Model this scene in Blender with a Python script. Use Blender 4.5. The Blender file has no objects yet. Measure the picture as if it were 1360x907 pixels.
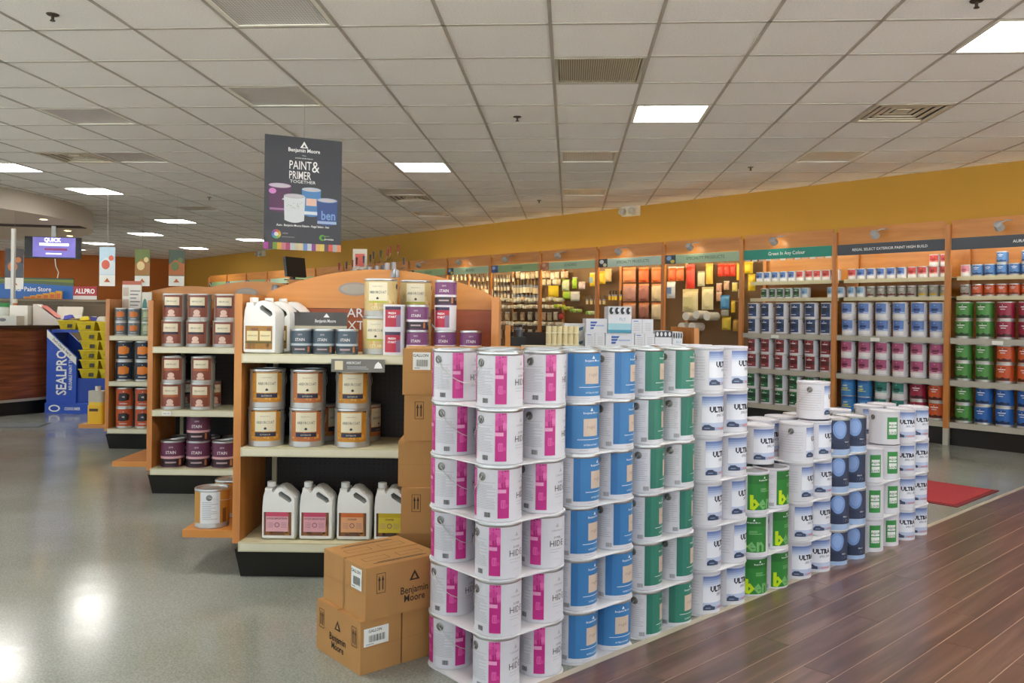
import bpy, bmesh, math, random
from mathutils import Vector, Matrix
from mathutils.geometry import tessellate_polygon
random.seed(7)
R_ = math.radians
SC = bpy.context.scene
COL = SC.collection

# ------------------------------------------------------------------ camera
F, ROLL, CX, CY, HCAM, HCEIL = 1120.0, 0.012, 680.0, 421.1, 1.24, 1.662
ZC = HCAM + HCEIL                                   # ceiling height
cam = bpy.data.cameras.new('camera'); cam_o = bpy.data.objects.new('camera', cam); COL.objects.link(cam_o)
cam.sensor_width = 36.0; cam.lens = 36.0 * F / 1360.0
cam.shift_x = 0.0; cam.shift_y = -(453.5 - CY) / 1360.0
cam_o.location = (0, 0, HCAM)
cam_o.rotation_euler = (Matrix.Rotation(R_(90), 3, 'X') @ Matrix.Rotation(ROLL, 3, 'Z')).to_euler()
cam.clip_start = 0.05; cam.clip_end = 200
SC.camera = cam_o
# ------------------------------------------------------------------ world, exposure
SC.view_settings.view_transform = 'Standard'; SC.view_settings.look = 'None'
SC.view_settings.exposure = 0.06; SC.view_settings.gamma = 1.0; SC.view_settings.use_curve_mapping = False
wd = bpy.data.worlds.new('world'); SC.world = wd; wd.use_nodes = True
bg = wd.node_tree.nodes['Background']
bg.inputs[0].default_value = (0.80, 0.90, 1.0, 1); bg.inputs[1].default_value = 2.7
sun = bpy.data.lights.new('sun', 'SUN'); sun_o = bpy.data.objects.new('sun', sun); COL.objects.link(sun_o)
sun.energy = 52.0; sun.angle = R_(1.0); sun.color = (1.0, .98, .96)      # stands behind the shop: it lights the pavement outside, not the room
_sd = Vector((-(.7536 - .6574) * .6, -(.6574 + .7536) * .6, -1.25)); sun_o.rotation_euler = _sd.to_track_quat('-Z', 'Y').to_euler()
LAMP_E = 26.0            # emission of a lit ceiling troffer
STRIP_E = 38.0          # strip lamps behind the bay signs
SC.cycles.max_bounces = 8; SC.cycles.diffuse_bounces = 5; SC.cycles.glossy_bounces = 3
SC.cycles.sample_clamp_indirect = 6.0; SC.cycles.caustics_reflective = False; SC.cycles.caustics_refractive = False

# ------------------------------------------------------------------ frames: the store's walls run 41 degrees to the camera axis
TH = R_(-41.1)
WV = (math.sin(TH), math.cos(TH)); BV = (math.cos(TH), -math.sin(TH))
RZW = -(math.pi / 2 + TH)                              # local +Y into the gold wall, local +X to the right along it
GA = R_(3.9); G1 = (math.sin(GA), math.cos(GA)); G2 = (math.cos(GA), -math.sin(GA)); TILE = 0.61
BMIN, BMAX, WMIN, WMAX = -5.0, 9.58, -3.5, 26.65
def BW(b, w): return (b * BV[0] + w * WV[0], b * BV[1] + w * WV[1])
def toBW(x, y): return (x * BV[0] + y * BV[1], x * WV[0] + y * WV[1])
def uv(px, py):
    u, v = px - CX, py - CY
    return (u + ROLL * v, v - ROLL * u)
def atd(px, py, d):                                   # a point of the place seen at a picture position and distance
    u, v = uv(px, py); return (u / F * d, d, HCAM - v / F * d)
def atz(px, py, z):
    u, v = uv(px, py); d = (HCAM - z) * F / v; return (u / F * d, d)
def clip_poly(poly, lo=(BMIN, WMIN), hi=(BMAX, WMAX)):
    def cut(pts, inside, inter):
        out = []
        for i, p in enumerate(pts):
            q = pts[i - 1]
            if inside(p):
                if not inside(q): out.append(inter(q, p))
                out.append(p)
            elif inside(q): out.append(inter(q, p))
        return out
    for ax in (0, 1):
        for lim, s in ((lo[ax], 1), (hi[ax], -1)):
            if not poly: return poly
            poly = cut(poly, lambda p: s * (p[ax] - lim) >= -1e-9,
                       lambda q, p: tuple(q[k] + (p[k] - q[k]) * (lim - q[ax]) / (p[ax] - q[ax]) for k in (0, 1)))
    return poly

# ------------------------------------------------------------------ materials
def lin(h):
    if isinstance(h, str):
        h = h.lstrip('#'); c = [int(h[i:i + 2], 16) / 255 for i in (0, 2, 4)]
    else: c = h
    return tuple(x / 12.92 if x <= .04045 else ((x + .055) / 1.055) ** 2.4 for x in c)
_mc = {}
def mat(h, rough=.45, metal=0.0, var=.06, scale=30, bump=0.0, coat=0.0, name=None, emit=0.0):
    k = (h, rough, metal, var, scale, bump, coat, name, emit)
    if k in _mc: return _mc[k]
    m = bpy.data.materials.new(name or ('paint_' + str(h).strip('#'))); m.use_nodes = True
    nt = m.node_tree; p = nt.nodes['Principled BSDF']
    c = lin(h)
    tc = nt.nodes.new('ShaderNodeTexCoord'); nz = nt.nodes.new('ShaderNodeTexNoise')
    nz.inputs['Scale'].default_value = scale; nz.inputs['Detail'].default_value = 3
    nt.links.new(tc.outputs['Object'], nz.inputs['Vector'])
    mx = nt.nodes.new('ShaderNodeMix'); mx.data_type = 'RGBA'
    mx.inputs[6].default_value = (*[x * (1 - var) for x in c], 1); mx.inputs[7].default_value = (*[min(1, x * (1 + var)) for x in c], 1)
    nt.links.new(nz.outputs['Fac'], mx.inputs[0]); nt.links.new(mx.outputs[2], p.inputs['Base Color'])
    p.inputs['Roughness'].default_value = rough; p.inputs['Metallic'].default_value = metal
    p.inputs['Coat Weight'].default_value = coat
    if bump:
        bp = nt.nodes.new('ShaderNodeBump'); bp.inputs['Strength'].default_value = bump; bp.inputs['Distance'].default_value = .01
        nt.links.new(nz.outputs['Fac'], bp.inputs['Height']); nt.links.new(bp.outputs[0], p.inputs['Normal'])
    if emit:
        nt.links.new(mx.outputs[2], p.inputs['Emission Color']); p.inputs['Emission Strength'].default_value = emit
    _mc[k] = m; return m
def node_mat(name):
    m = bpy.data.materials.new(name); m.use_nodes = True
    nt = m.node_tree; return m, nt, nt.nodes['Principled BSDF'], nt.nodes.new, nt.links.new
def ramp(nd, stops):
    r = nd('ShaderNodeValToRGB'); e = r.color_ramp.elements
    while len(e) < len(stops): e.new(.5)
    for k, (pos, col) in enumerate(stops): e[k].position = pos; e[k].color = (*lin(col), 1)
    return r
def wood_mat(name, cols, rough=.3, axis=0, sc=(1.2, 22, 22), rnd=.0, coat=.0, bump=.05):
    m, nt, p, nd, lk = node_mat(name)
    tc = nd('ShaderNodeTexCoord'); mp = nd('ShaderNodeMapping'); mp.inputs['Scale'].default_value = sc
    oi = nd('ShaderNodeObjectInfo'); cm = nd('ShaderNodeCombineXYZ'); ml = nd('ShaderNodeMath'); ml.operation = 'MULTIPLY'; ml.inputs[1].default_value = 37.0
    lk(oi.outputs['Random'], ml.inputs[0]); lk(ml.outputs[0], cm.inputs[0]); lk(ml.outputs[0], cm.inputs[1])
    lk(cm.outputs[0], mp.inputs['Location'])
    lk(tc.outputs['Object'], mp.inputs['Vector'])
    nz = nd('ShaderNodeTexNoise'); nz.inputs['Scale'].default_value = 1.0; nz.inputs['Detail'].default_value = 6; nz.inputs['Distortion'].default_value = .6
    lk(mp.outputs[0], nz.inputs['Vector'])
    r = ramp(nd, [(.3, cols[0]), (.52, cols[1]), (.72, cols[2])]); lk(nz.outputs['Fac'], r.inputs[0])
    hs = nd('ShaderNodeHueSaturation'); mr = nd('ShaderNodeMapRange'); mr.inputs[3].default_value = 1 - rnd; mr.inputs[4].default_value = 1 + rnd
    lk(oi.outputs['Random'], mr.inputs[0]); lk(mr.outputs[0], hs.inputs['Value']); lk(r.outputs[0], hs.inputs['Color']); lk(hs.outputs[0], p.inputs['Base Color'])
    p.inputs['Roughness'].default_value = rough; p.inputs['Coat Weight'].default_value = coat; p.inputs['Coat Roughness'].default_value = .12
    bp = nd('ShaderNodeBump'); bp.inputs['Strength'].default_value = bump; bp.inputs['Distance'].default_value = .004
    lk(nz.outputs['Fac'], bp.inputs['Height']); lk(bp.outputs[0], p.inputs['Normal'])
    return m
def vinyl_mat():
    m, nt, p, nd, lk = node_mat('polished_vinyl_floor')
    tc = nd('ShaderNodeTexCoord')
    n1 = nd('ShaderNodeTexNoise'); n1.inputs['Scale'].default_value = 130; n1.inputs['Detail'].default_value = 4
    n2 = nd('ShaderNodeTexNoise'); n2.inputs['Scale'].default_value = 1.1; n2.inputs['Detail'].default_value = 4
    for n in (n1, n2): lk(tc.outputs['Object'], n.inputs['Vector'])
    r1 = ramp(nd, [(.36, '949893'), (.5, 'a0a49f'), (.64, 'adb1ac')]); lk(n1.outputs['Fac'], r1.inputs[0])
    r2 = ramp(nd, [(.35, 'e4e2d8'), (.7, 'ffffff')]); lk(n2.outputs['Fac'], r2.inputs[0])
    mx = nd('ShaderNodeMix'); mx.data_type = 'RGBA'; mx.blend_type = 'MULTIPLY'; mx.inputs[0].default_value = 1
    lk(r1.outputs[0], mx.inputs[6]); lk(r2.outputs[0], mx.inputs[7]); lk(mx.outputs[2], p.inputs['Base Color'])
    r3 = nd('ShaderNodeMapRange'); r3.inputs[3].default_value = .09; r3.inputs[4].default_value = .20; lk(n2.outputs['Fac'], r3.inputs[0]); lk(r3.outputs[0], p.inputs['Roughness'])
    n3 = nd('ShaderNodeTexNoise'); n3.inputs['Scale'].default_value = 9; n3.inputs['Detail'].default_value = 2; lk(tc.outputs['Object'], n3.inputs['Vector'])
    bp = nd('ShaderNodeBump'); bp.inputs['Strength'].default_value = .04; bp.inputs['Distance'].default_value = .02
    lk(n3.outputs['Fac'], bp.inputs['Height']); lk(bp.outputs[0], p.inputs['Normal'])
    return m
def tile_mat():
    m, nt, p, nd, lk = node_mat('ceiling_tile_board')
    tc = nd('ShaderNodeTexCoord'); oi = nd('ShaderNodeObjectInfo')
    n1 = nd('ShaderNodeTexNoise'); n1.inputs['Scale'].default_value = 90; n1.inputs['Detail'].default_value = 5; lk(tc.outputs['Object'], n1.inputs['Vector'])
    r = ramp(nd, [(.35, 'eae8e4'), (.6, 'f3f1ee')]); lk(n1.outputs['Fac'], r.inputs[0])
    hs = nd('ShaderNodeHueSaturation'); mr = nd('ShaderNodeMapRange'); mr.inputs[3].default_value = .97; mr.inputs[4].default_value = 1.02
    lk(oi.outputs['Random'], mr.inputs[0]); lk(mr.outputs[0], hs.inputs['Value']); lk(r.outputs[0], hs.inputs['Color']); lk(hs.outputs[0], p.inputs['Base Color'])
    p.inputs['Roughness'].default_value = .95
    bp = nd('ShaderNodeBump'); bp.inputs['Strength'].default_value = .25; bp.inputs['Distance'].default_value = .003; lk(n1.outputs['Fac'], bp.inputs['Height']); lk(bp.outputs[0], p.inputs['Normal'])
    return m
def peg_mat(name, col, hole):
    m, nt, p, nd, lk = node_mat(name)
    tc = nd('ShaderNodeTexCoord'); mp = nd('ShaderNodeMapping'); s = 1 / .0254; mp.inputs['Scale'].default_value = (s, s, s); lk(tc.outputs['Object'], mp.inputs['Vector'])
    fr = nd('ShaderNodeVectorMath'); fr.operation = 'FRACTION'; lk(mp.outputs[0], fr.inputs[0])
    sb = nd('ShaderNodeVectorMath'); sb.operation = 'SUBTRACT'; sb.inputs[1].default_value = (.5, .5, .5); lk(fr.outputs[0], sb.inputs[0])
    mu = nd('ShaderNodeVectorMath'); mu.operation = 'MULTIPLY'; mu.inputs[1].default_value = (1, 0, 1); lk(sb.outputs[0], mu.inputs[0])
    ln = nd('ShaderNodeVectorMath'); ln.operation = 'LENGTH'; lk(mu.outputs[0], ln.inputs[0])
    lt = nd('ShaderNodeMath'); lt.operation = 'LESS_THAN'; lt.inputs[1].default_value = .16; lk(ln.outputs['Value'], lt.inputs[0])
    mx = nd('ShaderNodeMix'); mx.data_type = 'RGBA'; mx.inputs[6].default_value = (*lin(col), 1); mx.inputs[7].default_value = (*lin(hole), 1)
    lk(lt.outputs[0], mx.inputs[0]); lk(mx.outputs[2], p.inputs['Base Color']); p.inputs['Roughness'].default_value = .55
    return m
def lens_mat():
    m, nt, p, nd, lk = node_mat('prismatic_lens')
    tc = nd('ShaderNodeTexCoord'); wv = nd('ShaderNodeTexWave'); wv.inputs['Scale'].default_value = 18; wv.bands_direction = 'X'; lk(tc.outputs['Object'], wv.inputs['Vector'])
    w2 = nd('ShaderNodeTexWave'); w2.inputs['Scale'].default_value = 18; w2.bands_direction = 'Y'; lk(tc.outputs['Object'], w2.inputs['Vector'])
    ad = nd('ShaderNodeMath'); ad.operation = 'MULTIPLY'; lk(wv.outputs['Fac'], ad.inputs[0]); lk(w2.outputs['Fac'], ad.inputs[1])
    r = ramp(nd, [(0, 'b9b7b3'), (1, 'f0efec')]); lk(ad.outputs[0], r.inputs[0]); lk(r.outputs[0], p.inputs['Base Color'])
    p.inputs['Roughness'].default_value = .18
    bp = nd('ShaderNodeBump'); bp.inputs['Strength'].default_value = .5; bp.inputs['Distance'].default_value = .004; lk(ad.outputs[0], bp.inputs['Height']); lk(bp.outputs[0], p.inputs['Normal'])
    return m
def glass_mat():
    m, nt, p, nd, lk = node_mat('window_glass')
    tr = nd('ShaderNodeBsdfTransparent'); tr.inputs[0].default_value = (.93, .96, .97, 1); gl = nd('ShaderNodeBsdfGlossy'); gl.inputs['Roughness'].default_value = .02
    mx = nd('ShaderNodeMixShader'); mx.inputs[0].default_value = .06; lk(tr.outputs[0], mx.inputs[1]); lk(gl.outputs[0], mx.inputs[2])
    lk(mx.outputs[0], nt.nodes['Material Output'].inputs[0]); return m

VINYL = vinyl_mat(); TILEM = tile_mat(); LENS = lens_mat(); GLASS = glass_mat()
PLANK = wood_mat('dark_laminate_plank', ('513830', '6d5045', '89695c'), .28, sc=(1.2, 18, 8), rnd=.10, coat=.35, bump=.02)
ORANGE = wood_mat('orange_laminate', ('c07a34', 'cc863d', 'd69248'), .38, sc=(1.5, 14, 14), coat=.1, bump=.01)
ORANGE_V = wood_mat('orange_laminate_upright', ('b9743a', 'c8823f', 'd29049'), .38, sc=(14, 14, 1.5), coat=.1, bump=.01)
REDWOOD = wood_mat('red_cherry_board', ('974a2a', 'a65634', 'b2623e'), .4, sc=(1.5, 14, 20), bump=.01)
COUNTERW = wood_mat('dark_walnut_veneer', ('6a3520', '8a4a2c', 'a8603c'), .3, sc=(2, 2, 26), coat=.3)
PEG_D = peg_mat('dark_pegboard', '2a211d', '0c0a09'); PEG_B = peg_mat('brown_pegboard', '7a5a38', '2a1d10')
GOLD = mat('ae842f', .85, var=.05, scale=2.5, name='gold_wall_paint'); BROWN = mat('b4662c', .85, var=.05, scale=2.5, name='terracotta_wall_paint')
CREAM = mat('cfc7a4', .45, var=.03, name='cream_shelf_enamel'); GREYSH = mat('b7b3a6', .45, var=.03, name='grey_shelf_enamel')
BLACK = mat('15130f', .4, name='black_enamel'); DARK = mat('0b0a0a', .6, name='dark_recess')
TBAR = mat('aea89f', .5, var=.03, name='ceiling_grid_enamel')
KRAFT = mat('b98850', .8, var=.08, scale=14, bump=.05, name='kraft_cardboard'); KRAFT_D = mat('a97a45', .8, var=.06, name='kraft_cardboard_flap')
INKB = mat('3a2c20', .8, name='brown_carton_ink')
WHITE = mat('d9d7dd', .38, var=.02, name='white_can_enamel'); WHITEP = mat('f1f0ec', .45, var=.02, name='white_plastic')
SILVER = mat('c9c8c6', .28, metal=.85, var=.05, name='tinplate'); SILVER2 = mat('b5b3ae', .35, metal=.5, var=.05, name='grey_tinplate')
STEEL = mat('9a9a98', .3, metal=1.0, name='steel'); EARM = mat('8d8b86', .35, metal=.9, name='can_ear_steel'); WIRE = mat('d9d7d3', .35, metal=.4, name='bail_wire')
LAMPW = mat('fffaf4', .5, var=.01, emit=LAMP_E, name='lit_troffer_lens'); DOWNL = mat('ffd9a0', .5, var=.01, emit=25, name='lit_downlight')
PAPER = mat('f0efe8', .7, var=.02, name='white_paper'); INK = mat('26221f', .7, name='black_ink'); INKG = mat('8b8a8c', .7, name='grey_ink'); INKL = mat('b9b9bd', .7, name='pale_grey_ink')
INKW = mat('fafafa', .5, var=.01, name='white_ink')

# ------------------------------------------------------------------ mesh helpers
_tc = {}
def text2d(s, size=1.0, bold=0.0, align='CENTER', res=2):
    k = (s, bold, align, res)
    if k not in _tc:
        cu = bpy.data.curves.new('t', 'FONT'); cu.body = s; cu.size = 1.0; cu.align_x = align; cu.resolution_u = res; cu.offset = bold
        ob = bpy.data.objects.new('t', cu); me = ob.to_mesh()
        _tc[k] = ([(v.co.x, v.co.y) for v in me.vertices], [tuple(p.vertices) for p in me.polygons])
        ob.to_mesh_clear(); bpy.data.objects.remove(ob); bpy.data.curves.remove(cu)
    V, P = _tc[k]
    return [(x * size, y * size) for x, y in V], P
class MB:
    def __init__(s): s.v = []; s.f = []; s.mi = []; s.sm = []; s.mats = []
    def m(s, mt):
        if mt not in s.mats: s.mats.append(mt)
        return s.mats.index(mt)
    def add(s, vs, fs, mt, smooth=False):
        o = len(s.v); s.v += [tuple(p) for p in vs]; k = s.m(mt)
        for f in fs: s.f.append(tuple(i + o for i in f)); s.mi.append(k); s.sm.append(smooth)
        return s
    def box(s, c, d, mt, rz=0.0, rx=0.0, ry=0.0, top=None):
        hx, hy, hz = d[0] / 2, d[1] / 2, d[2] / 2; t = top or 1.0
        vs = [Vector((x * hx * (t if z > 0 else 1), y * hy * (t if z > 0 else 1), z * hz)) for z in (-1, 1) for y in (-1, 1) for x in (-1, 1)]
        M = Matrix.Rotation(rz, 3, 'Z') @ Matrix.Rotation(ry, 3, 'Y') @ Matrix.Rotation(rx, 3, 'X'); c = Vector(c)
        return s.add([M @ p + c for p in vs], [(0, 2, 3, 1), (4, 5, 7, 6), (0, 1, 5, 4), (2, 6, 7, 3), (0, 4, 6, 2), (1, 3, 7, 5)], mt)
    def bx(s, x0, x1, y0, y1, z0, z1, mt): return s.box(((x0 + x1) / 2, (y0 + y1) / 2, (z0 + z1) / 2), (abs(x1 - x0), abs(y1 - y0), abs(z1 - z0)), mt)
    def lathe(s, prof, mt, n=32, c=(0, 0, 0), cap0=True, cap1=True, M=None):
        vs = []; fs = []
        for r, z in prof:
            for k in range(n):
                a = 2 * math.pi * k / n; p = Vector((r * math.cos(a), r * math.sin(a), z))
                if M: p = M @ p
                vs.append(p + Vector(c))
        for i in range(len(prof) - 1):
            for k in range(n):
                k2 = (k + 1) % n; fs.append((i * n + k, i * n + k2, (i + 1) * n + k2, (i + 1) * n + k))
        if cap0: fs.append(tuple(range(n - 1, -1, -1)))
        if cap1: fs.append(tuple((len(prof) - 1) * n + k for k in range(n)))
        return s.add(vs, fs, mt, True)
    def prism(s, poly, y0, y1, mt, hole=None, plane='xz', inset=0.0):
        # polygon in (x, z) pulled through y (or (x, y) pulled through z with plane='xy')
        def P(p, d): return (p[0], d, p[1]) if plane == 'xz' else (p[0], p[1], d)
        loops = [poly] + ([hole] if hole else [])
        tri = tessellate_polygon([[Vector((p[0], p[1], 0)) for p in L] for L in loops])
        flat = [p for L in loops for p in L]; n = len(flat)
        cxm = sum(p[0] for p in poly) / len(poly); cym = sum(p[1] for p in poly) / len(poly)
        ins = [((p[0] - cxm) * (1 - inset) + cxm, (p[1] - cym) * (1 - inset) + cym) for p in poly] + list(hole or [])
        b = (y1 - y0) * .12 if inset else 0
        lay = [(ins, y0), (flat, y0 + b), (flat, y1 - b), (ins, y1)] if inset else [(flat, y0), (flat, y1)]
        vs = [P(p, d) for L, d in lay for p in L]; N = len(lay); fs = []
        for t in tri: fs.append(tuple(t)); fs.append(tuple(i + (N - 1) * n for i in reversed(t)))
        off = 0
        for L in loops:
            k = len(L)
            for j in range(N - 1):
                for i in range(k):
                    a, c2 = off + i, off + (i + 1) % k; fs.append((j * n + a, j * n + c2, (j + 1) * n + c2, (j + 1) * n + a))
            off += k
        return s.add(vs, fs, mt, bool(inset))
    def tube(s, pts, r, mt, n=6, closed=False):
        vs = []; fs = []; pts = [Vector(p) for p in pts]; N = len(pts)
        for i, p in enumerate(pts):
            a = pts[i - 1] if (i or closed) else p; c = pts[(i + 1) % N] if (i < N - 1 or closed) else p
            t = (c - a).normalized(); u = t.cross(Vector((0, 0, 1)))
            if u.length < 1e-3: u = t.cross(Vector((1, 0, 0)))
            u.normalize(); w = t.cross(u)
            rr = r[i] if isinstance(r, (list, tuple)) else r
            for k in range(n):
                q = 2 * math.pi * k / n; vs.append(p + u * (rr * math.cos(q)) + w * (rr * math.sin(q)))
        for i in range(N if closed else N - 1):
            j = (i + 1) % N
            for k in range(n):
                k2 = (k + 1) % n; fs.append((i * n + k, i * n + k2, j * n + k2, j * n + k))
        if not closed: fs.append(tuple(range(n - 1, -1, -1))); fs.append(tuple((N - 1) * n + k for k in range(n)))
        return s.add(vs, fs, mt, True)
    # printing on a flat face (local XZ plane looking to -Y) and round a can
    def rect(s, x0, x1, z0, z1, y, mt): return s.add([(x0, y, z0), (x1, y, z0), (x1, y, z1), (x0, y, z1)], [(0, 1, 2, 3)], mt)
    def poly(s, pts, y, mt): return s.add([(p[0], y, p[1]) for p in pts], [tuple(range(len(pts)))], mt)
    def disc(s, cx, cz, rx, rz, y, mt, n=20): return s.poly([(cx + rx * math.cos(2 * math.pi * k / n), cz + rz * math.sin(2 * math.pi * k / n)) for k in range(n)], y, mt)
    def text(s, t, cx, cz, size, y, mt, bold=0.0, align='CENTER', sx=1.0, M=None):
        V, P = text2d(t, size, bold, align)
        vs = [Vector((cx + x * sx, y, cz + z)) for x, z in V]
        if M: vs = [M @ p for p in vs]
        return s.add(vs, P, mt)
    def cpatch(s, R, a0, a1, z0, z1, mt, step=9.0):
        n = max(1, int(math.ceil((a1 - a0) / step))); vs = []; fs = []
        for k in range(n + 1):
            a = R_(-90 + a0 + (a1 - a0) * k / n); vs += [(R * math.cos(a), R * math.sin(a), z0), (R * math.cos(a), R * math.sin(a), z1)]
        for k in range(n): fs.append((2 * k, 2 * k + 2, 2 * k + 3, 2 * k + 1))
        return s.add(vs, fs, mt, True)
    def cshape(s, R, pts, mt, rings=5):
        # pts: (angle in degrees, z) outline, filled with rings round its centre so that it hugs the can
        dn = []
        for k, p in enumerate(pts):
            q = pts[(k + 1) % len(pts)]; c = max(1, int(math.ceil(abs(q[0] - p[0]) / 6)))
            dn += [(p[0] + (q[0] - p[0]) * i / c, p[1] + (q[1] - p[1]) * i / c) for i in range(c)]
        pts = dn
        ca = sum(p[0] for p in pts) / len(pts); cz = sum(p[1] for p in pts) / len(pts); n = len(pts); wide = max(abs(p[0] - ca) for p in pts)
        N = max(1, min(rings, int(wide / 5) + 1)); allp = [(ca, cz)] + [(ca + (a - ca) * q / N, cz + (z - cz) * q / N) for q in range(1, N + 1) for a, z in pts]
        vs = [(R * math.cos(R_(-90 + a)), R * math.sin(R_(-90 + a)), z) for a, z in allp]
        fs = [(0, 1 + k, 1 + (k + 1) % n) for k in range(n)]
        for q in range(N - 1): fs += [(1 + q * n + k, 1 + (q + 1) * n + k, 1 + (q + 1) * n + (k + 1) % n, 1 + q * n + (k + 1) % n) for k in range(n)]
        return s.add(vs, fs, mt, True)
    def ctext(s, R, t, a, z, size, mt, bold=0.0, sx=1.0, align='CENTER'):
        V, P = text2d(t, size, bold, align, res=1)
        if size > .011 and V:                                   # cut wide letters into strips that follow the curve
            bm = bmesh.new(); bv = [bm.verts.new((x, y, 0)) for x, y in V]
            for p in P:
                try: bm.faces.new([bv[i] for i in p])
                except ValueError: pass
            st = R * R_(7) / sx; lo = min(v[0] for v in V); hi = max(v[0] for v in V); x = lo + st
            while x < hi:
                bmesh.ops.bisect_plane(bm, geom=bm.verts[:] + bm.edges[:] + bm.faces[:], plane_co=(x, 0, 0), plane_no=(1, 0, 0)); x += st
            bm.verts.index_update(); V = [(v.co.x, v.co.y) for v in bm.verts]; P = [tuple(v.index for v in f.verts) for f in bm.faces]; bm.free()
        return s.add([(R * math.cos(R_(-90 + a) + x * sx / R), R * math.sin(R_(-90 + a) + x * sx / R), z + y) for x, y in V], P, mt)
    def mesh(s, name, sharp=35):
        me = bpy.data.meshes.new(name); me.from_pydata([tuple(p) for p in s.v], [], s.f)
        for mt in s.mats: me.materials.append(mt)
        me.polygons.foreach_set('material_index', s.mi); me.polygons.foreach_set('use_smooth', s.sm)
        if any(s.sm): me.set_sharp_from_angle(angle=R_(sharp))
        me.update(); return me
    def build(s, name, parent=None, loc=(0, 0, 0), rz=0.0, sharp=35): return put(name, s.mesh(name, sharp), parent, loc, rz)
def put(name, me, parent=None, loc=(0, 0, 0), rz=0.0):
    o = bpy.data.objects.new(name, me); COL.objects.link(o); o.location = loc; o.rotation_euler = (0, 0, rz)
    if parent is not None: o.parent = parent
    return o
def tag(o, label=None, cat=None, group=None, kind=None):
    for k, v in (('label', label), ('category', cat), ('group', group), ('kind', kind)):
        if v: o[k] = v
    return o
def thing(name, label, cat, loc=(0, 0, 0), rz=0.0, group=None):
    o = bpy.data.objects.new(name, None); COL.objects.link(o); o.location = loc; o.rotation_euler = (0, 0, rz); o.empty_display_size = .1
    return tag(o, label, cat, group)
NTH = ['first', 'second', 'third', 'fourth', 'fifth', 'sixth', 'seventh', 'eighth', 'ninth', 'tenth', 'eleventh', 'twelfth', 'thirteenth', 'fourteenth', 'fifteenth', 'sixteenth', 'seventeenth', 'eighteenth', 'nineteenth', 'twentieth']
LEVEL = ['bottom', 'second', 'third', 'fourth', 'fifth', 'sixth']

# ================================================================== THE SETTING
def bwbox(name, b0, b1, w0, w1, z0, z1, mt, parent=None):
    c = BW((b0 + b1) / 2, (w0 + w1) / 2); m = MB()
    m.box((0, 0, 0), (abs(w1 - w0), abs(b1 - b0), z1 - z0), mt)      # local x along the wall, local y across
    return m.build(name, parent, (c[0], c[1], (z0 + z1) / 2), RZW)
def struct(o): o['kind'] = 'structure'; return o
struct(bwbox('ground_outside', -45, 45, -45, 60, -.3, -.13, mat('c4c0b8', .9, var=.08, scale=1.5, name='pavement_concrete')))
struct(bwbox('floor', BMIN, BMAX, WMIN, WMAX, -.12, 0, VINYL))
struct(bwbox('wall_right', BMAX, BMAX + .15, WMIN - .15, WMAX + .15, -.12, ZC + .3, GOLD))
struct(bwbox('wall_back', BMIN, BMAX, WMAX, WMAX + .15, -.12, ZC + .3, BROWN))
# the shop front and the side wall carry large windows (both out of the picture, they let the daylight in)
OFFW = mat('d8d2c4', .8, name='off_white_wall_paint'); ALU = mat('8f8f8c', .4, metal=.7, name='aluminium_frame')
def window_wall(name, fixed, lo, hi, n, along, first):
    w = thing(name, None, None); w['kind'] = 'structure'
    def seg(nm, a0, a1, z0, z1, mt, t=.12, par=w):
        if along == 'b': return bwbox(nm, a0, a1, fixed - t, fixed, z0, z1, mt, par)
        return bwbox(nm, fixed - t, fixed, a0, a1, z0, z1, mt, par)
    seg('sill_wall', lo, hi, -.12, .35, OFFW); seg('wall_header', lo, hi, 2.75, ZC + .3, OFFW)
    step = (hi - lo) / n
    for k in range(n + 1): seg('pier', lo + k * step - (.14 if k else 0), lo + k * step + (.14 if k < n else 0), .35, 2.75, OFFW)
    for k in range(n):
        a0, a1 = lo + k * step + .14, lo + (k + 1) * step - .14
        wn = thing('window_%d' % (first + k), None, None); wn['kind'] = 'structure'
        for (p, q, z0, z1) in ((a0, a1, .35, .41), (a0, a1, 2.69, 2.75), (a0, a0 + .06, .41, 2.69), (a1 - .06, a1, .41, 2.69), ((a0 + a1) / 2 - .03, (a0 + a1) / 2 + .03, .41, 2.69)):
            seg('window_frame', p, q, z0, z1, ALU, .08, wn)
        seg('pane', a0 + .06, (a0 + a1) / 2 - .03, .41, 2.69, GLASS, .01, wn); seg('pane', (a0 + a1) / 2 + .03, a1 - .06, .41, 2.69, GLASS, .01, wn)
window_wall('wall_front', WMIN, BMIN, BMAX, 5, 'b', 1)
window_wall('wall_left', BMIN, WMIN, WMAX, 9, 'w', 6)

# --- dark laminate walkway in front of the paint stack
e1 = Vector((BV[0] + .035 * WV[0], BV[1] + .035 * WV[1])).normalized(); RZP = math.atan2(e1.y, e1.x)
o_ = BW(0, 1.97); PW, PL = .124, 1.2
wf = struct(MB().bx(-1.5, 9.4, -4.6, 0, .0, .0125, mat('c9ad99', .5, name='joint_bevel_glint')).build('floor_walkway', None, (o_[0], o_[1], 0), RZP))  # pale underlay: light caught by the plank bevels is painted into the joints
pm = MB(); pm.box((PL / 2, PW / 2, .0006), (PL - .003, PW - .0036, .0012), PLANK); pm.v = [(x, y, z) if z < .006 else (x, y, z) for x, y, z in pm.v]
pmesh = pm.mesh('plank'); rest = MB()
def in_view(x, y, z, mg=60):
    if y < .3: return False
    u = x / y * F; v = (HCAM - z) / y * F
    return -mg < CX + u < 1360 + mg and -mg < CY + v + ROLL * u < 907 + mg
npl = 0
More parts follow.
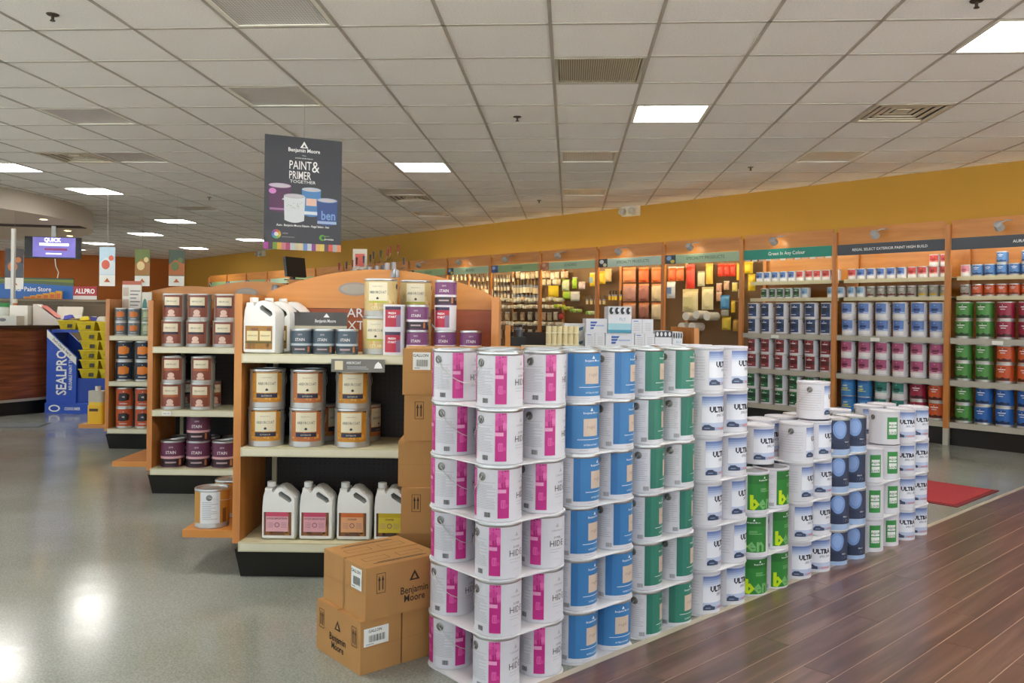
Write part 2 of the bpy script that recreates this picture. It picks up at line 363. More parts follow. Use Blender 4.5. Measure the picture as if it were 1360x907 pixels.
for j in range(36):
    off = random.random() * PL
    for i in range(-2, 9):
        x0 = -1.5 + off + i * PL; y0 = -(j + 1) * PW
        if x0 < -1.5 or x0 + PL > 9.4: continue
        vis = False
        for fx in (0, .33, .66, 1):
            q = Vector((o_[0], o_[1])) + e1 * (x0 + fx * PL) + Vector((-e1.y, e1.x)) * (y0 + PW / 2)
            vis = vis or in_view(q.x, q.y, 0)
        if vis and npl < 300: put('plank', pmesh, wf, (x0, y0, .0126)); npl += 1
        else: rest.box((x0 + PL / 2, y0 + PW / 2, .0132), (PL - .003, PW - .0036, .0012), PLANK)
rp = rest.build('outer_planks', wf); rp['kind'] = 'stuff'
struct(MB().bx(-1.5, 9.4, 0, .03, 0, .014, mat('b5ab98', .4, name='transition_strip')).build('trim_1', None, (o_[0], o_[1], 0), RZP))

# --- suspended ceiling: slab, runners, tiles, lights, vents
cl = struct(bwbox('ceiling', BMIN, BMAX, WMIN, WMAX, ZC + .03, ZC + .18, mat('8a8782', .9, name='plenum')))
cl_c = Vector(cl.location); 
def g2w(i, j): return (i * TILE * G2[0] + j * TILE * G1[0], i * TILE * G2[1] + j * TILE * G1[1])
IOFF, JOFF = -.21, -.17                              # cell (i, j) spans i-.21..i+.79 across and j-.17..j+.83 away
fix = {}
LIT = [(1, 11), (4, 8), (-3, 15), (-11, 15.0), (-11, 18), (-12, 24), (-15, 28), (-19, 32), (-16, 34), (-22, 35), (-12, 30), (-3, 30), (1, 5), (4, 2), (-3, 5), (-7, 5), (-11, 8), (7, 5), (-18, 24)]
OFF = [(-3, 7), (-4, 10), (-7, 11), (-8, 14), (0, 14), (0, 18), (4, 14), (-4, 18), (-4, 22), (-10, 21)]
for i, j in LIT: fix[(i, int(j))] = 'lit'
for c in OFF: fix[c] = 'off'
fix[(0, 9)] = 'grille'
for c in ((4, 11), (-9, 14), (-4, 19), (-8, 24)): fix[c] = 'vent'
root_c = cl
inv = cl.matrix_basis.inverted()
def on_ceiling(o):
    o.parent = cl; o.matrix_parent_inverse = (Matrix.Translation(cl_c) @ Matrix.Rotation(RZW, 4, 'Z')).inverted(); return o
tm = MB(); tm.box((0, 0, .008), (TILE - .016, TILE - .016, .016), TILEM); tmesh = tm.mesh('ceiling_tile')
cells = []
for i in range(-60, 40):
    for j in range(-30, 70):
        x, y = g2w(i + IOFF + .5, j + JOFF + .5); bb, ww = toBW(x, y)
        if BMIN - .5 < bb < BMAX + .5 and WMIN - .5 < ww < WMAX + .5: cells.append((i, j, x, y, bb, ww))
cells.sort(key=lambda c: (not in_view(c[2], c[3], ZC, 90), math.hypot(c[2], c[3])))
nt_ = 0; far = MB()
for i, j, x, y, bb, ww in cells:
    if (i, j) in fix: continue
    inside = BMIN + .45 < bb < BMAX - .45 and WMIN + .45 < ww < WMAX - .45
    if inside and nt_ < 300 and in_view(x, y, ZC, 90):
        on_ceiling(put('ceiling_tile', tmesh, None, (x, y, ZC), -GA)); nt_ += 1; continue
    cs = [toBW(*g2w(i + IOFF + a, j + JOFF + b)) for a, b in ((.013, .013), (.987, .013), (.987, .987), (.013, .987))]
    if not inside: cs = clip_poly(cs)
    if len(cs) < 3: continue
    pts = [BW(*c) for c in cs]
    if inside or nt_ >= 300 or not in_view(x, y, ZC, 90): far.add([(*p, ZC) for p in pts], [tuple(range(len(pts)))[::-1]], TILEM)
    else:
        t = MB(); t.add([(p[0] - x, p[1] - y, 0) for p in pts], [tuple(range(len(pts)))[::-1]], TILEM); on_ceiling(t.build('cut_ceiling_tile', None, (x, y, ZC)))
fo = on_ceiling(far.build('far_ceiling_tiles')); fo['kind'] = 'stuff'
def runner(p, q):                                      # one straight T-bar between two points of the room
    d = Vector((q[0] - p[0], q[1] - p[1])); L = d.length
    if L < .2: return
    m = MB(); m.box((0, 0, 0), (L, .022, .012), TBAR)
    on_ceiling(m.build('grid_runner', None, ((p[0] + q[0]) / 2, (p[1] + q[1]) / 2, ZC + .003), math.atan2(d.y, d.x)))
def clip_line(p, q):
    a, b = toBW(*p), toBW(*q); t0, t1 = 0.0, 1.0
    for k, (lo, hi) in enumerate(((BMIN, BMAX), (WMIN, WMAX))):
        d = b[k] - a[k]
        ta, tb = (lo - a[k]) / d, (hi - a[k]) / d
        if ta > tb: ta, tb = tb, ta
        t0, t1 = max(t0, ta), min(t1, tb)
    if t1 <= t0: return None
    return tuple((p[0] + (q[0] - p[0]) * t, p[1] + (q[1] - p[1]) * t) for t in (t0, t1))
for i in range(-60, 40):
    s = clip_line(g2w(i + IOFF, -60), g2w(i + IOFF, 80))
    if s: runner(*s)
for j in range(-40, 70):
    s = clip_line(g2w(-70, j + JOFF), g2w(60, j + JOFF))
    if s: runner(*s)
# fixtures
fm = MB(); h = TILE / 2 - .012
for (x0, x1, y0, y1) in ((-h, h, -h, -h + .025), (-h, h, h - .025, h), (-h, -h + .025, -h + .025, h - .025), (h - .025, h, -h + .025, h - .025)): fm.bx(x0, x1, y0, y1, -.004, .012, mat('e6e3d8', .4, name='troffer_trim'))
trim_me = fm.mesh('trim'); pan = lambda mt: MB().box((0, 0, .006), (2 * h - .05, 2 * h - .05, .008), mt).mesh('lens')
lens_lit, lens_off = pan(LAMPW), pan(LENS)
gm = MB(); GT = mat('d2c9b0', .5, name='tan_grille'); gm.box((0, 0, .02), (2 * h, 2 * h, .01), mat('9a917c', .8, name='grille_shadow'))
for k in range(40): gm.box((-h + (k + .5) * 2 * h / 40, 0, .006), (.007, 2 * h - .02, .02), GT)
grille_slats = gm.mesh('slats')
vm = MB(); VT = mat('c9bea8', .5, name='vent_enamel'); vm.box((0, 0, .024), (2 * h, 2 * h, .004), DARK)
def ring(r, z, wd_, mt):
    for (x0, x1, y0, y1) in ((-r, r, -r, -r + wd_), (-r, r, r - wd_, r), (-r, -r + wd_, -r + wd_, r - wd_), (r - wd_, r, -r + wd_, r - wd_)): vm.bx(x0, x1, y0, y1, z, z + .008, mt)
for k in range(4): ring(h - .06 * k, -.006 + .006 * k, .034, VT)
vm.box((0, 0, .014), (.12, .12, .006), VT)
vent_me = vm.mesh('louvre')
def px_of(x, y): return CX + x / y * F if y > .3 else -999
vis_fix = sorted([(g2w(c[0] + IOFF + .5, c[1] + JOFF + .5), k) for c, k in fix.items()], key=lambda t: math.hypot(*t[0]))
nout = 0
cnt = {'lit': 0, 'off': 0, 'grille': 0, 'vent': 0}
for (x, y), k in vis_fix:
    bb, ww = toBW(x, y)
    if not (BMIN + .3 < bb < BMAX - .3 and WMIN + .3 < ww < WMAX - .3): continue
    seen = in_view(x, y, ZC, 0)
    n = cnt[k] if seen else None
    if seen: cnt[k] += 1
    nout += not seen
    where = ('%s from the camera' % NTH[n]) if seen else '%s of those out of the picture' % NTH[nout - 1]
    if k == 'grille':
        t = thing('return_air_grille', 'tan slatted return air grille set among the ceiling tiles', 'vent', (x, y, ZC), -GA); put('slats', grille_slats, t); put('trim', trim_me, t)
    elif k == 'vent':
        t = thing('ceiling_vent', 'square louvred air diffuser in the ceiling, %s' % where, 'vent', (x, y, ZC), -GA, 'ceiling air diffusers'); put('louvre', vent_me, t); put('trim', trim_me, t)
    else:
        t = thing('ceiling_light', ('glowing square ceiling light panel, %s' if k == 'lit' else 'switched-off ceiling light with grey prismatic lens, %s') % where, 'light', (x, y, ZC), -GA, 'lit ceiling panels' if k == 'lit' else 'unlit ceiling panels')
        put('lens', lens_lit if k == 'lit' else lens_off, t); put('trim', trim_me, t)
# sprinkler heads
sp = MB(); sp.lathe([(.035, 0), (.03, -.006), (.008, -.008), (.008, -.03), (.014, -.034), (.014, -.038)], mat('4a4038', .4, metal=.6, name='sprinkler_bronze'), 14)
spm = sp.mesh('sprinkler_head')
for k, (px, py) in enumerate(((70, 19), (687, 155), (716, 266), (997, 222), (1297, 1), (278, 262))):
    x, y = atz(px, py, ZC)
    tag(put('sprinkler_head', spm, None, (x, y, ZC)), ('bronze sprinkler head %s' % ['in the ceiling above the curved counter side, upper corner', 'below the middle of the ceiling, beside the tan grille', 'far away in the ceiling near the gold wall', 'between the unlit panel and the gold wall', 'at the top edge next to the large lit panel', 'high above the far end of the shop'][k]), 'sprinkler', 'ceiling sprinkler heads')

# --- curved bulkhead over the counter
SCX, SCY, SR = -11.0, 12.5, 4.28
def arc(r, a0, a1, n): return [(SCX + r * math.cos(R_(a0 + (a1 - a0) * k / n)), SCY + r * math.sin(R_(a0 + (a1 - a0) * k / n))) for k in range(n + 1)]
SOFF = mat('bdb3a6', .7, var=.04, scale=4, name='taupe_bulkhead_paint'); SOFU = mat('d9c7b4', .8, name='bulkhead_underside')
bh = thing('trim_2', None, None); bh['kind'] = 'structure'
out = arc(SR, -80, 60, 48); m = MB()
n = len(out); m.add([(x, y, 2.62) for x, y in out] + [(x, y, ZC) for x, y in out], [(k, k + 1, n + k + 1, n + k) for k in range(n - 1)], SOFF, True); m.build('fascia', bh)
m = MB(); base = [(SCX - 1.5, out[-1][1]), (SCX - 1.5, out[0][1])]
m.add([(x, y, 2.62) for x, y in out + base], [tuple(range(n + 2))[::-1]], SOFU); m.build('underside', bh)
pa, pb = atz(-60, 296.5, 2.62), atz(111, 301.5, 2.62); dv = Vector((pb[0] - pa[0], pb[1] - pa[1])); m = MB(); m.box((0, 0, 0), (dv.length, .34, .012), mat('3a2418', .7, name='painted_slot_shade')); m.build('painted_shadow_gap', bh, ((pa[0] + pb[0]) / 2, (pa[1] + pb[1]) / 2, 2.616), math.atan2(dv.y, dv.x))  # dark bar paints the shade of a gap; no slot is cut
dl = MB(); dl.lathe([(.06, 0), (.075, -.004), (.075, -.008), (.055, -.008)], mat('e8e0d0', .4, name='downlight_ring'), 20, cap1=False); ringm = dl.mesh('ring')
dd = MB(); dd.lathe([(.054, -.004), (.02, -.007)], DOWNL, 16); ddm = dd.mesh('bulb')
for k, (px, py) in enumerate(((58, 291), (90, 306), (93, 313))):
    x, y = atz(px, py, 2.62); t = thing('downlight', ['recessed downlight in the bulkhead underside, largest', 'recessed downlight in the bulkhead underside, middle one', 'recessed downlight in the bulkhead underside, smallest and farthest'][k], 'light', (x, y, 2.619), 0, 'bulkhead downlights')
    put('ring', ringm, t); put('bulb', ddm, t)

# ================================================================== PAINT CANS
GR, GH = .080, .183          # gallon
QR, QH = .053, .120          # quart
def body_mesh(R, H, mt, rim):
    m = MB(); m.lathe([(R * .955, 0), (R * .995, .001), (R * 1.0, .005), (R * .985, .009), (R * .985, H - .012)], mt, 36, cap1=False)
    m.lathe([(R * .985, H - .012), (R * 1.005, H - .010), (R * 1.012, H - .005), (R * 1.0, H), (R * .95, H), (R * .945, H - .006), (R * .90, H - .007)], rim, 36, cap0=False, cap1=False)
    return m.mesh('paint_can', 50)
def lid_mesh(R, H, mt):
    m = MB(); m.lathe([(R * .90, H - .0085), (R * .90, H - .003), (R * .86, H - .002), (R * .84, H - .006), (R * .3, H - .0055)], mt, 36, cap0=False); return m.mesh('lid', 50)
def handle_mesh(R, H, a1, droop=.085, flat=1.0):
    m = MB(); z = H * .80
    for a in (a1, a1 + 180):
        c, s_ = math.cos(R_(-90 + a)), math.sin(R_(-90 + a))
        M = Matrix(((-s_, 0, c), (c, 0, s_), (0, 1, 0)))
        m.lathe([(.0135, -.001), (.0145, .0015), (.011, .003), (.010, .0012), (.005, .0018), (.0045, .004)], EARM, 14, (R * .985 * c, R * .985 * s_, z), M=M)
    pts = []
    for k in range(15):
        t = k / 14; a = a1 + 180 * t; rr = R + .003 + .002 * math.sin(math.pi * t)
        pts.append((rr * math.cos(R_(-90 + a)), rr * math.sin(R_(-90 + a)), z - droop * math.sin(math.pi * t) ** .8))
    m.tube(pts, .0013, WIRE, 5); return m.mesh('bail_handle')
def fine_print(m, R, H, a0, a1, z0, z1, n, seed=1, mt=None):
    rn = random.Random(seed)
    for k in range(n):
        z = z0 + (z1 - z0) * (k + .5) / n; e = a1 - (a1 - a0) * rn.choice((0, 0, .06, .12, .4)); m.cpatch(R, a0, e, z - .0009, z + .0009, mt or INKL, 12)
def barcode(m, R, a, z, mt=INKG):
    for k in range(11): m.cpatch(R, a + k * 1.5, a + k * 1.5 + (1.0 if k % 3 else .5), z, z + .016, mt, 20)
def logo(m, R, a, z, s, mt):
    k = math.degrees(s / R); m.cshape(R, [(a - .55 * k, z), (a + .55 * k, z), (a, z + s)], mt)
def C(h, **k): return mat(h, k.get('r', .4), var=.03, name=None)
KIND = {}
def kind(name, R, H, bodym, rimm, lidm, paint, ears=90.0, handle=True, droop=.085):
    m = MB(); paint(m, R * .985 + .0007, H)
    KIND[name] = dict(R=R, H=H, body=body_mesh(R, H, bodym, rimm), lid=lid_mesh(R, H, lidm), label=m.mesh('label', 60) if m.v else None,
                      handle=handle_mesh(R, H, ears, droop) if handle else None)
def L2(R): return R + .0004
def L3(R): return R + .0008
# -- white gallons of the big stack
def d_pink(m, R, H):
    for a in (0, -92):
        m.cpatch(R, a - 14, a + 14, .012, H - .013, C('c72b86'))
        rn = random.Random(3)
        for k in range(9):
            z = .012 + (H - .03) * rn.random(); h_ = .008 + .02 * rn.random(); x = -14 + 18 * rn.random()
            m.cpatch(L2(R), a + x, a + min(14, x + 6 + 8 * rn.random()), z, min(z + h_, H - .013), C(rn.choice(['d8479a', 'b51f74', 'e063ab', 'cf3a90'])))
        m.cpatch(L2(R), a - 14, a + 14, H * .62, H - .013, C('df5ca6')); m.cpatch(L3(R), a - 14, a - 3, H * .70, H * .80, C('d24796')); m.cpatch(L3(R), a + 4, a + 14, H * .66, H * .76, C('e873b6'))
        m.cpatch(L3(R) + .0004, a - 14, a + 6, H * .52, H * .585, C('efa3cd'))
    fine_print(m, R, H, -76, -20, H * .22, H * .66, 15, 2); m.cpatch(R, -76, -20, H * .70, H * .704, INKG); barcode(m, R, -48, H * .08, INK)
    logo(m, R, 58, H * .76, .014, INKL); m.ctext(R, 'CORONADO', 58, H * .68, .0085, INKG); m.ctext(R, 'SUPER', 58, H * .545, .011, C('55504c'))
    m.ctext(R, 'HIDE', 58, H * .40, .030, C('4a4442'), .0, .95); fine_print(m, R, H, 38, 78, H * .27, H * .37, 2, 5); m.cpatch(R, 46, 70, H * .16, H * .165, INKL)
kind('pink', GR, GH, WHITE, SILVER, SILVER, d_pink, ears=125)
kind('pink_w', GR, GH, WHITE, SILVER, SILVER, d_pink, ears=-55)
def d_regal(col, col2):
    def f(m, R, H):
        m.cpatch(R, -58, 58, H * .10, H - .012, C(col)); m.cpatch(L2(R), -58, -40, H * .10, H - .012, C(col2))
        logo(m, L2(R), 14, H * .83, .012, INKW); m.ctext(L2(R), 'Benjamin Moore', 14, H * .775, .0105, INKW, .01)
        m.cpatch(L2(R), -10, 36, H * .34, H * .68, C('d9c3b0')); m.ctext(L3(R), 'regal', 13, H * .49, .020, C('a5938a'))
        fine_print(m, L2(R), H, -26, 50, H * .26, H * .29, 1, 3, INKW); m.ctext(L2(R), 'INTERIOR PAINT', 14, H * .15, .0085, INKW)
        fine_print(m, R, H, -150, -66, H * .25, H * .85, 14, 4); barcode(m, R, -78, H * .06); fine_print(m, R, H, 66, 150, H * .25, H * .85, 14, 6)
        fine_print(m, R, H, -20, 20, H * .05, H * .07, 1, 6)
    return f
kind('blue', GR, GH, WHITE, SILVER, SILVER, d_regal('3c7fba', '3474b0'), ears=84)
kind('green', GR, GH, WHITE, SILVER, SILVER, d_regal('33806c', '2d7664'), ears=88)
def d_ultra(m, R, H):
    cs = ['6f83b8', '8b9dca', 'a9b8da', 'c6d0e8', 'dde3f2', 'eceff8']
    for k, c in enumerate(cs): m.cpatch(R, -48, 48, H * (.90 - .05 * (k + 1)), H * (.90 - .05 * k), C(c))
    m.cpatch(R, -48, 48, H * .30, H * .60, C('f0f2fa')); m.cpatch(R, -48, 48, H * .20, H * .30, C('c3cde6')); m.cpatch(R, -48, 48, H * .13, H * .20, C('a9b4d2'))
    m.ctext(L2(R), 'ULTRA', 9, H * .545, .031, C('1d2236'), .055); m.ctext(L2(R), 'SPEC 500', 20, H * .44, .0155, C('4b5268'), .01)
    m.cshape(L2(R), [(-47, H * .13), (-47, H * .20), (-40, H * .255), (-26, H * .26), (-18, H * .22), (-8, H * .20), (-8, H * .13)], C('3d4a66')); m.cpatch(L3(R), -40, -24, H * .17, H * .19, C('8e9cbc'))
    m.cpatch(L2(R), 4, 40, H * .15, H * .185, C('d98f8c'))
    fine_print(m, R, H, -160, -60, H * .22, H * .80, 9, 8, INKL); fine_print(m, R, H, 60, 130, H * .22, H * .80, 9, 9, INKL)
kind('ultra', GR, GH, WHITE, WHITE, WHITE, d_ultra, ears=80)
def d_ben(m, R, H):
    m.cpatch(R, -52, 52, H * .09, H - .012, C('2c8230')); m.cpatch(L2(R), -52, 52, H * .72, H - .012, C('236f27'))
    logo(m, L2(R), 6, H * .85, .010, INKW); m.ctext(L2(R), 'Benjamin Moore', 6, H * .795, .009, INKW, .01); fine_print(m, L2(R), H, -10, 34, H * .52, H * .62, 3, 3, C('9ccf9a'))
    m.ctext(L2(R), 'b', -30, H * .12, .085, C('c6e212'), .045); m.ctext(L2(R), 'en', 13, H * .12, .085, C('79b970'), .03)
    fine_print(m, R, H, -150, -62, H * .25, H * .85, 14, 4); barcode(m, R, -76, H * .06); fine_print(m, R, H, 62, 150, H * .25, H * .85, 14, 6)
kind('ben', GR, GH, WHITE, WHITE, SILVER, d_ben, ears=84)
def d_navy(m, R, H):
    m.cpatch(R, -100, 100, H * .16, H * .96, C('36425f')); m.cpatch(R, 100, 260, H * .16, H * .96, C('36425f')); m.cpatch(R, -180, 180, H * .04, H * .16, C('a9c1e2'))
    m.cpatch(L2(R), -100, 100, H * .16, H * .40, C('2a3450'))
    for s_, c in ((1, '7f9fd6'), (.7, '93b1e2')): m.cshape(L2(R) if s_ == 1 else L3(R), [(27 * s_ * math.cos(2 * math.pi * k / 22), H * (.72 + .24 * s_ * math.sin(2 * math.pi * k / 22) * (1.15 if math.sin(2 * math.pi * k / 22) < 0 else .95))) for k in range(22)], C(c))
    m.ctext(L2(R), 'INSL-X', 30, H * .34, .010, INKW, .01); fine_print(m, L2(R), H, -66, -22, H * .22, H * .5, 8, 3, C('8d9ab8')); m.cpatch(L2(R), -60, -24, H * .07, H * .17, PAPER); fine_print(m, L2(R), H, 20, 60, H * .22, H * .3, 3, 3, C('c7d2e8'))
kind('navy', GR, GH, mat('a9c1e2', .4, var=.02), SILVER2, WHITE, d_navy, handle=False)
def d_aqua(m, R, H):
    m.cpatch(R, -23, 23, H * .17, H * .82, C('3a8f45')); m.cpatch(L2(R), -17, 17, H * .51, H * .68, C('eef1ec')); m.cpatch(L2(R), -17, 17, H * .31, H * .48, C('eef1ec'))
    m.ctext(L3(R), 'AQUA', 0, H * .56, .017, C('2d6f38'), .02); m.ctext(L3(R), 'LOCK', 0, H * .33, .017, C('2d6f38'), .02)
    fine_print(m, R, H, -150, -40, H * .22, H * .80, 9, 8, C('dadadd')); fine_print(m, R, H, 40, 130, H * .22, H * .80, 9, 9, C('dadadd'))
kind('aqua', GR, GH, WHITE, WHITE, WHITE, d_aqua, ears=100)
# -- exterior stain and finish cans of the gondolas
def d_arbor(c1, c2, gold=False):
    def f(m, R, H):
        W = 53 if not gold else 100
        m.cpatch(R, -W, W, H * .15, H * .93, C(c1))
        rn = random.Random(11)
        for k in range(26):
            a = -W + 2 * W * rn.random(); z = H * (.13 + .7 * rn.random()); m.cpatch(L2(R), a, min(W, a + 5 + 8 * rn.random()), z, min(H * .93, z + H * (.03 + .12 * rn.random())), C(rn.choice([c2, c1, 'd9a355', 'b9782f'])))
        m.cpatch(L3(R), -34, 34, H * .40, H * .90, C('e6ddc0')); m.ctext(L3(R) + .0004, 'ARBORCOAT', 0, H * .60, .0195, C('3a3430'), .0, .72); m.ctext(L3(R) + .0004, 'Benjamin Moore', 0, H * .78, .007, C('6a6058'))
        m.cshape(L3(R) + .0004, [(-3, H * .45), (3, H * .45), (5, H * .48), (0, H * .52), (-5, H * .48)], C('3a3430'))
        if gold: m.cpatch(L3(R), -34, 34, H * .36, H * .41, C('b3b52e')); m.ctext(L3(R), 'CLEAR', 0, H * .18, .022, C('efe2b6'))
        else: m.cpatch(L3(R), -34, 34, H * .27, H * .38, C('2a2e44')); m.ctext(L3(R) + .0004, 'EXTERIOR', 0, H * .30, .0105, C('d8d4c8')); m.cpatch(R, -W, -38, H * .90, H * .95, INK); m.cpatch(R, 38, W, H * .90, H * .95, INK)
        fine_print(m, R, H, W + 10, W + 80, H * .22, H * .80, 12, 8)
    return f
kind('arbor_gold', GR * 1.06, GH, SILVER2, SILVER, SILVER, d_arbor('c98a2e', 'e0a94c'), ears=85)
kind('arbor_orange', GR * 1.06, GH, SILVER2, SILVER, SILVER, d_arbor('bd6f3c', 'd4935a'), ears=85)
kind('arbor_clear', GR, GH, SILVER2, SILVER, SILVER, d_arbor('cbb27a', 'ddc78e', True), ears=85)
def d_back(m, R, H):
    m.cpatch(R, -180, 180, H * .13, H * .95, C('c0893a')); m.cpatch(L2(R), -38, 30, H * .13, H * .95, C('dcdde0')); fine_print(m, L3(R), H, -30, 22, H * .22, H * .7, 10, 3, INKG); m.cpatch(L2(R), 40, 56, H * .13, H * .5, C('7a4a20'))
kind('arbor_back', GR, GH, SILVER2, SILVER, SILVER, d_back, ears=-6, droop=.02)
def d_red(bar):
    def f(m, R, H):
        m.cpatch(R, -54, 52, H * .12, H * .94, C('8a4a3a')); m.cpatch(L2(R), -54, -44, H * .12, H * .94, C('9a5a44')); m.cpatch(L2(R), 42, 52, H * .12, H * .94, C('9a5a44'))
        m.cpatch(L2(R), -40, 36, H * .56, H * .87, C('e8dcc0')); m.ctext(L3(R), 'ARBORCOAT', -2, H * .68, .016, C('5a4a40'), .0, .75)
        m.cpatch(L2(R), -42, 38, H * .47, H * .55, C(bar)); m.cshape(L2(R), [(-2 + 16 * math.cos(k * .4), H * (.30 + .10 * math.sin(k * .4))) for k in range(16)], C('e0bfae')); m.cpatch(L2(R), -20, 16, H * .14, H * .22, C('e0bfae'))
        fine_print(m, R, H, 68, 150, H * .2, H * .85, 14, 5)
    return f
kind('redwood', GR, GH, SILVER2, SILVER, SILVER, d_red('2c2b3c'), ears=100, droop=.03)
kind('redwood_tan', GR, GH, SILVER2, SILVER, SILVER, d_red('b5653a'), ears=100, droop=.03)
def d_stain(c, band, low):
    def f(m, R, H):
        m.cpatch(R, -180, 180, H * .42, H * .95, C(c)); m.cpatch(R, -180, 180, H * .33, H * .42, C(band)); m.cpatch(R, -180, 180, H * .05, H * .33, C(low))
        m.ctext(L2(R), 'STAIN', -6, H * .52, R * .36, C('e8dfe2'), .015, .9); m.ctext(L2(R), 'SEMI', -6, H * .74, R * .2, C('d8c8d0')); m.cpatch(L2(R), -34, 20, H * .16, H * .22, C('b59a9c')); m.cpatch(L2(R), 34, 46, H * .08, H * .30, C('c07848'))
        fine_print(m, L2(R), H, 60, 130, H * .2, H * .85, 12, 5, C('a8a0b8'))
    return f
kind('stain_gal', GR, GH * .98, mat('5a2f44', .4), SILVER, SILVER, d_stain('6a3450', 'd9a9ae', '2f1c24'), ears=-100, handle=False)
kind('stain_q', QR, QH, mat('6a3a66', .4), SILVER, SILVER, d_stain('7a4070', 'e0d8e0', '33252e'), handle=False)
kind('slate_q', QR, QH, mat('5f6b76', .4), SILVER, SILVER, d_stain('4d5c68', 'b9c3ca', '39434b'), handle=False)
def d_rw(m, R, H):
    m.cpatch(R, -58, 30, H * .12, H * .95, C('b5273f')); m.cpatch(L2(R), -58, 30, H * .80, H * .95, C('3a2a4a')); m.cpatch(L2(R), 6, 30, H * .12, H * .6, C('8a6a8a')); m.ctext(L2(R), 'FRESH', -16, H * .62, .014, INKW, .02); m.ctext(L2(R), 'START', -16, H * .48, .014, INKW, .02)
kind('crimson_q', QR, QH, WHITE, WHITE, WHITE, d_rw, handle=False)
def d_blk(c, blob, top):
    def f(m, R, H):
        m.cpatch(R, -62, 62, H * .10, H * .94, C(c)); m.cshape(L2(R), [(-40, H * .36), (-36, H * .72), (10, H * .76), (34, H * .66), (30, H * .40), (0, H * .34)], C(blob)); logo(m, L2(R), -4, H * .80, R * .1, INKW); m.ctext(L2(R), top, -4, H * .52, R * .26, INKW, .02, .8); m.cpatch(L2(R), -30, 20, H * .2, H * .24, C('c8c8c8'))
    return f
kind('teak', GR, GH, SILVER2, SILVER, SILVER, d_blk('1f2e40', 'e07f22', ''), ears=100, droop=.03)
kind('orange_black', GR, GH, SILVER2, SILVER, SILVER, d_blk('c2552c', '2a201e', 'OIL'), ears=100, droop=.03)
kind('grey_orange_q', QR * 1.1, QH * 1.05, SILVER2, SILVER, SILVER, d_blk('6b757c', 'd9772a', ''), handle=False)
kind('olive_q', QR * 1.1, QH * 1.05, mat('7d8a6a', .5), SILVER, SILVER, d_blk('7d8a6a', 'a9b08c', ''), handle=False)
# -- cans on the wall shelves
def d_wall(c, c2, dark, fade=True, silver=False):
    def f(m, R, H):
        m.cpatch(R, -56, 50, H * .10, H * .93, C('eceaea' if fade else c))
        if fade:
            m.cpatch(L2(R), -56, 50, H * .44, H * .93, C(c)); m.cpatch(L2(R), -56, 50, H * .32, H * .44, C(c2))
        logo(m, L3(R), -4, H * .80, R * .1, INKW); m.ctext(L3(R), 'REGAL', -4, H * .70, R * .2, C('eeeeee') if not fade else C(dark)); m.cpatch(L3(R), -28, 20, H * .50, H * .64, C(dark)); m.cpatch(L3(R), -24, 14, H * .40, H * .45, C(dark))
    return f
def d_dark(c, dark):
    def f(m, R, H):
        m.cpatch(R, -46, 42, H * .12, H * .93, C(c)); m.cpatch(L2(R), -46, 42, H * .40, H * .66, C(dark)); logo(m, L2(R), -4, H * .80, R * .12, INKW); m.cpatch(L2(R), -26, 18, H * .70, H * .75, C('dcdce4')); m.cpatch(L2(R), -40, 10, H * .22, H * .27, C('c8c8d0')); m.cpatch(R, 42, 66, H * .12, H * .93, C('d9dbe4'))
    return f
def d_full(c, dark):
    def f(m, R, H):
        m.cpatch(R, -180, 180, H * .12, H * .95, C(c)); m.cshape(L2(R), [(-60, H * .14), (-60, H * .27), (-40, H * .32), (-20, H * .24), (5, H * .33), (30, H * .25), (52, H * .30), (52, H * .14)], C(dark))
        logo(m, L2(R), -4, H * .80, R * .1, INKW); m.cpatch(L2(R), -30, 24, H * .70, H * .745, C('e8e8ea')); m.cpatch(L2(R), -20, 14, H * .58, H * .625, C('d8d8dc')); m.cpatch(L2(R), -36, 28, H * .80, H * .83, C(dark))
    return f
for nm, fn, bm, rm in (('w_navy', d_dark('23406e', '152a4c'), WHITE, SILVER), ('w_red', d_dark('8a2a2c', '5c1518'), WHITE, SILVER), ('w_forest', d_dark('1f6a38', '0f3f22'), WHITE, SILVER),
                       ('w_peri', d_wall('5d7fc0', 'a9bbe0', '2c3f78'), WHITE, SILVER), ('w_mauve', d_wall('b0527c', 'd9a3ba', '6c2444'), WHITE, SILVER), ('w_teal', d_wall('2a7d72', '9cc8c0', '154840'), WHITE, SILVER),
                       ('w_green', d_full('4d8f3f', '1d3a18'), SILVER2, SILVER), ('w_crimson', d_full('9c2340', '3f0f1a'), SILVER2, SILVER), ('w_orange', d_full('cf5a2a', '4a1c0c'), SILVER2, SILVER), ('w_blue', d_full('2b66b4', '12264c'), SILVER2, SILVER)):
    kind(nm, GR, GH, bm, rm, SILVER, fn, ears=96, droop=.03)
def d_seal(m, R, H):
    m.cpatch(R, -180, 180, H * .10, H * .95, C('3f86c4')); m.cpatch(L2(R), -50, 50, H * .78, H * .95, C('2b66b0')); m.ctext(L2(R), 'WET', -4, H * .54, .026, C('e9efe0'), .03); m.ctext(L2(R), 'DAMP', -4, H * .38, .026, C('e6df4a'), .03); m.cpatch(L2(R), -46, 40, H * .30, H * .34, C('e6df4a'))
kind('w_seal', GR, GH, mat('3f86c4', .4), SILVER, SILVER, d_seal, ears=96, handle=False)
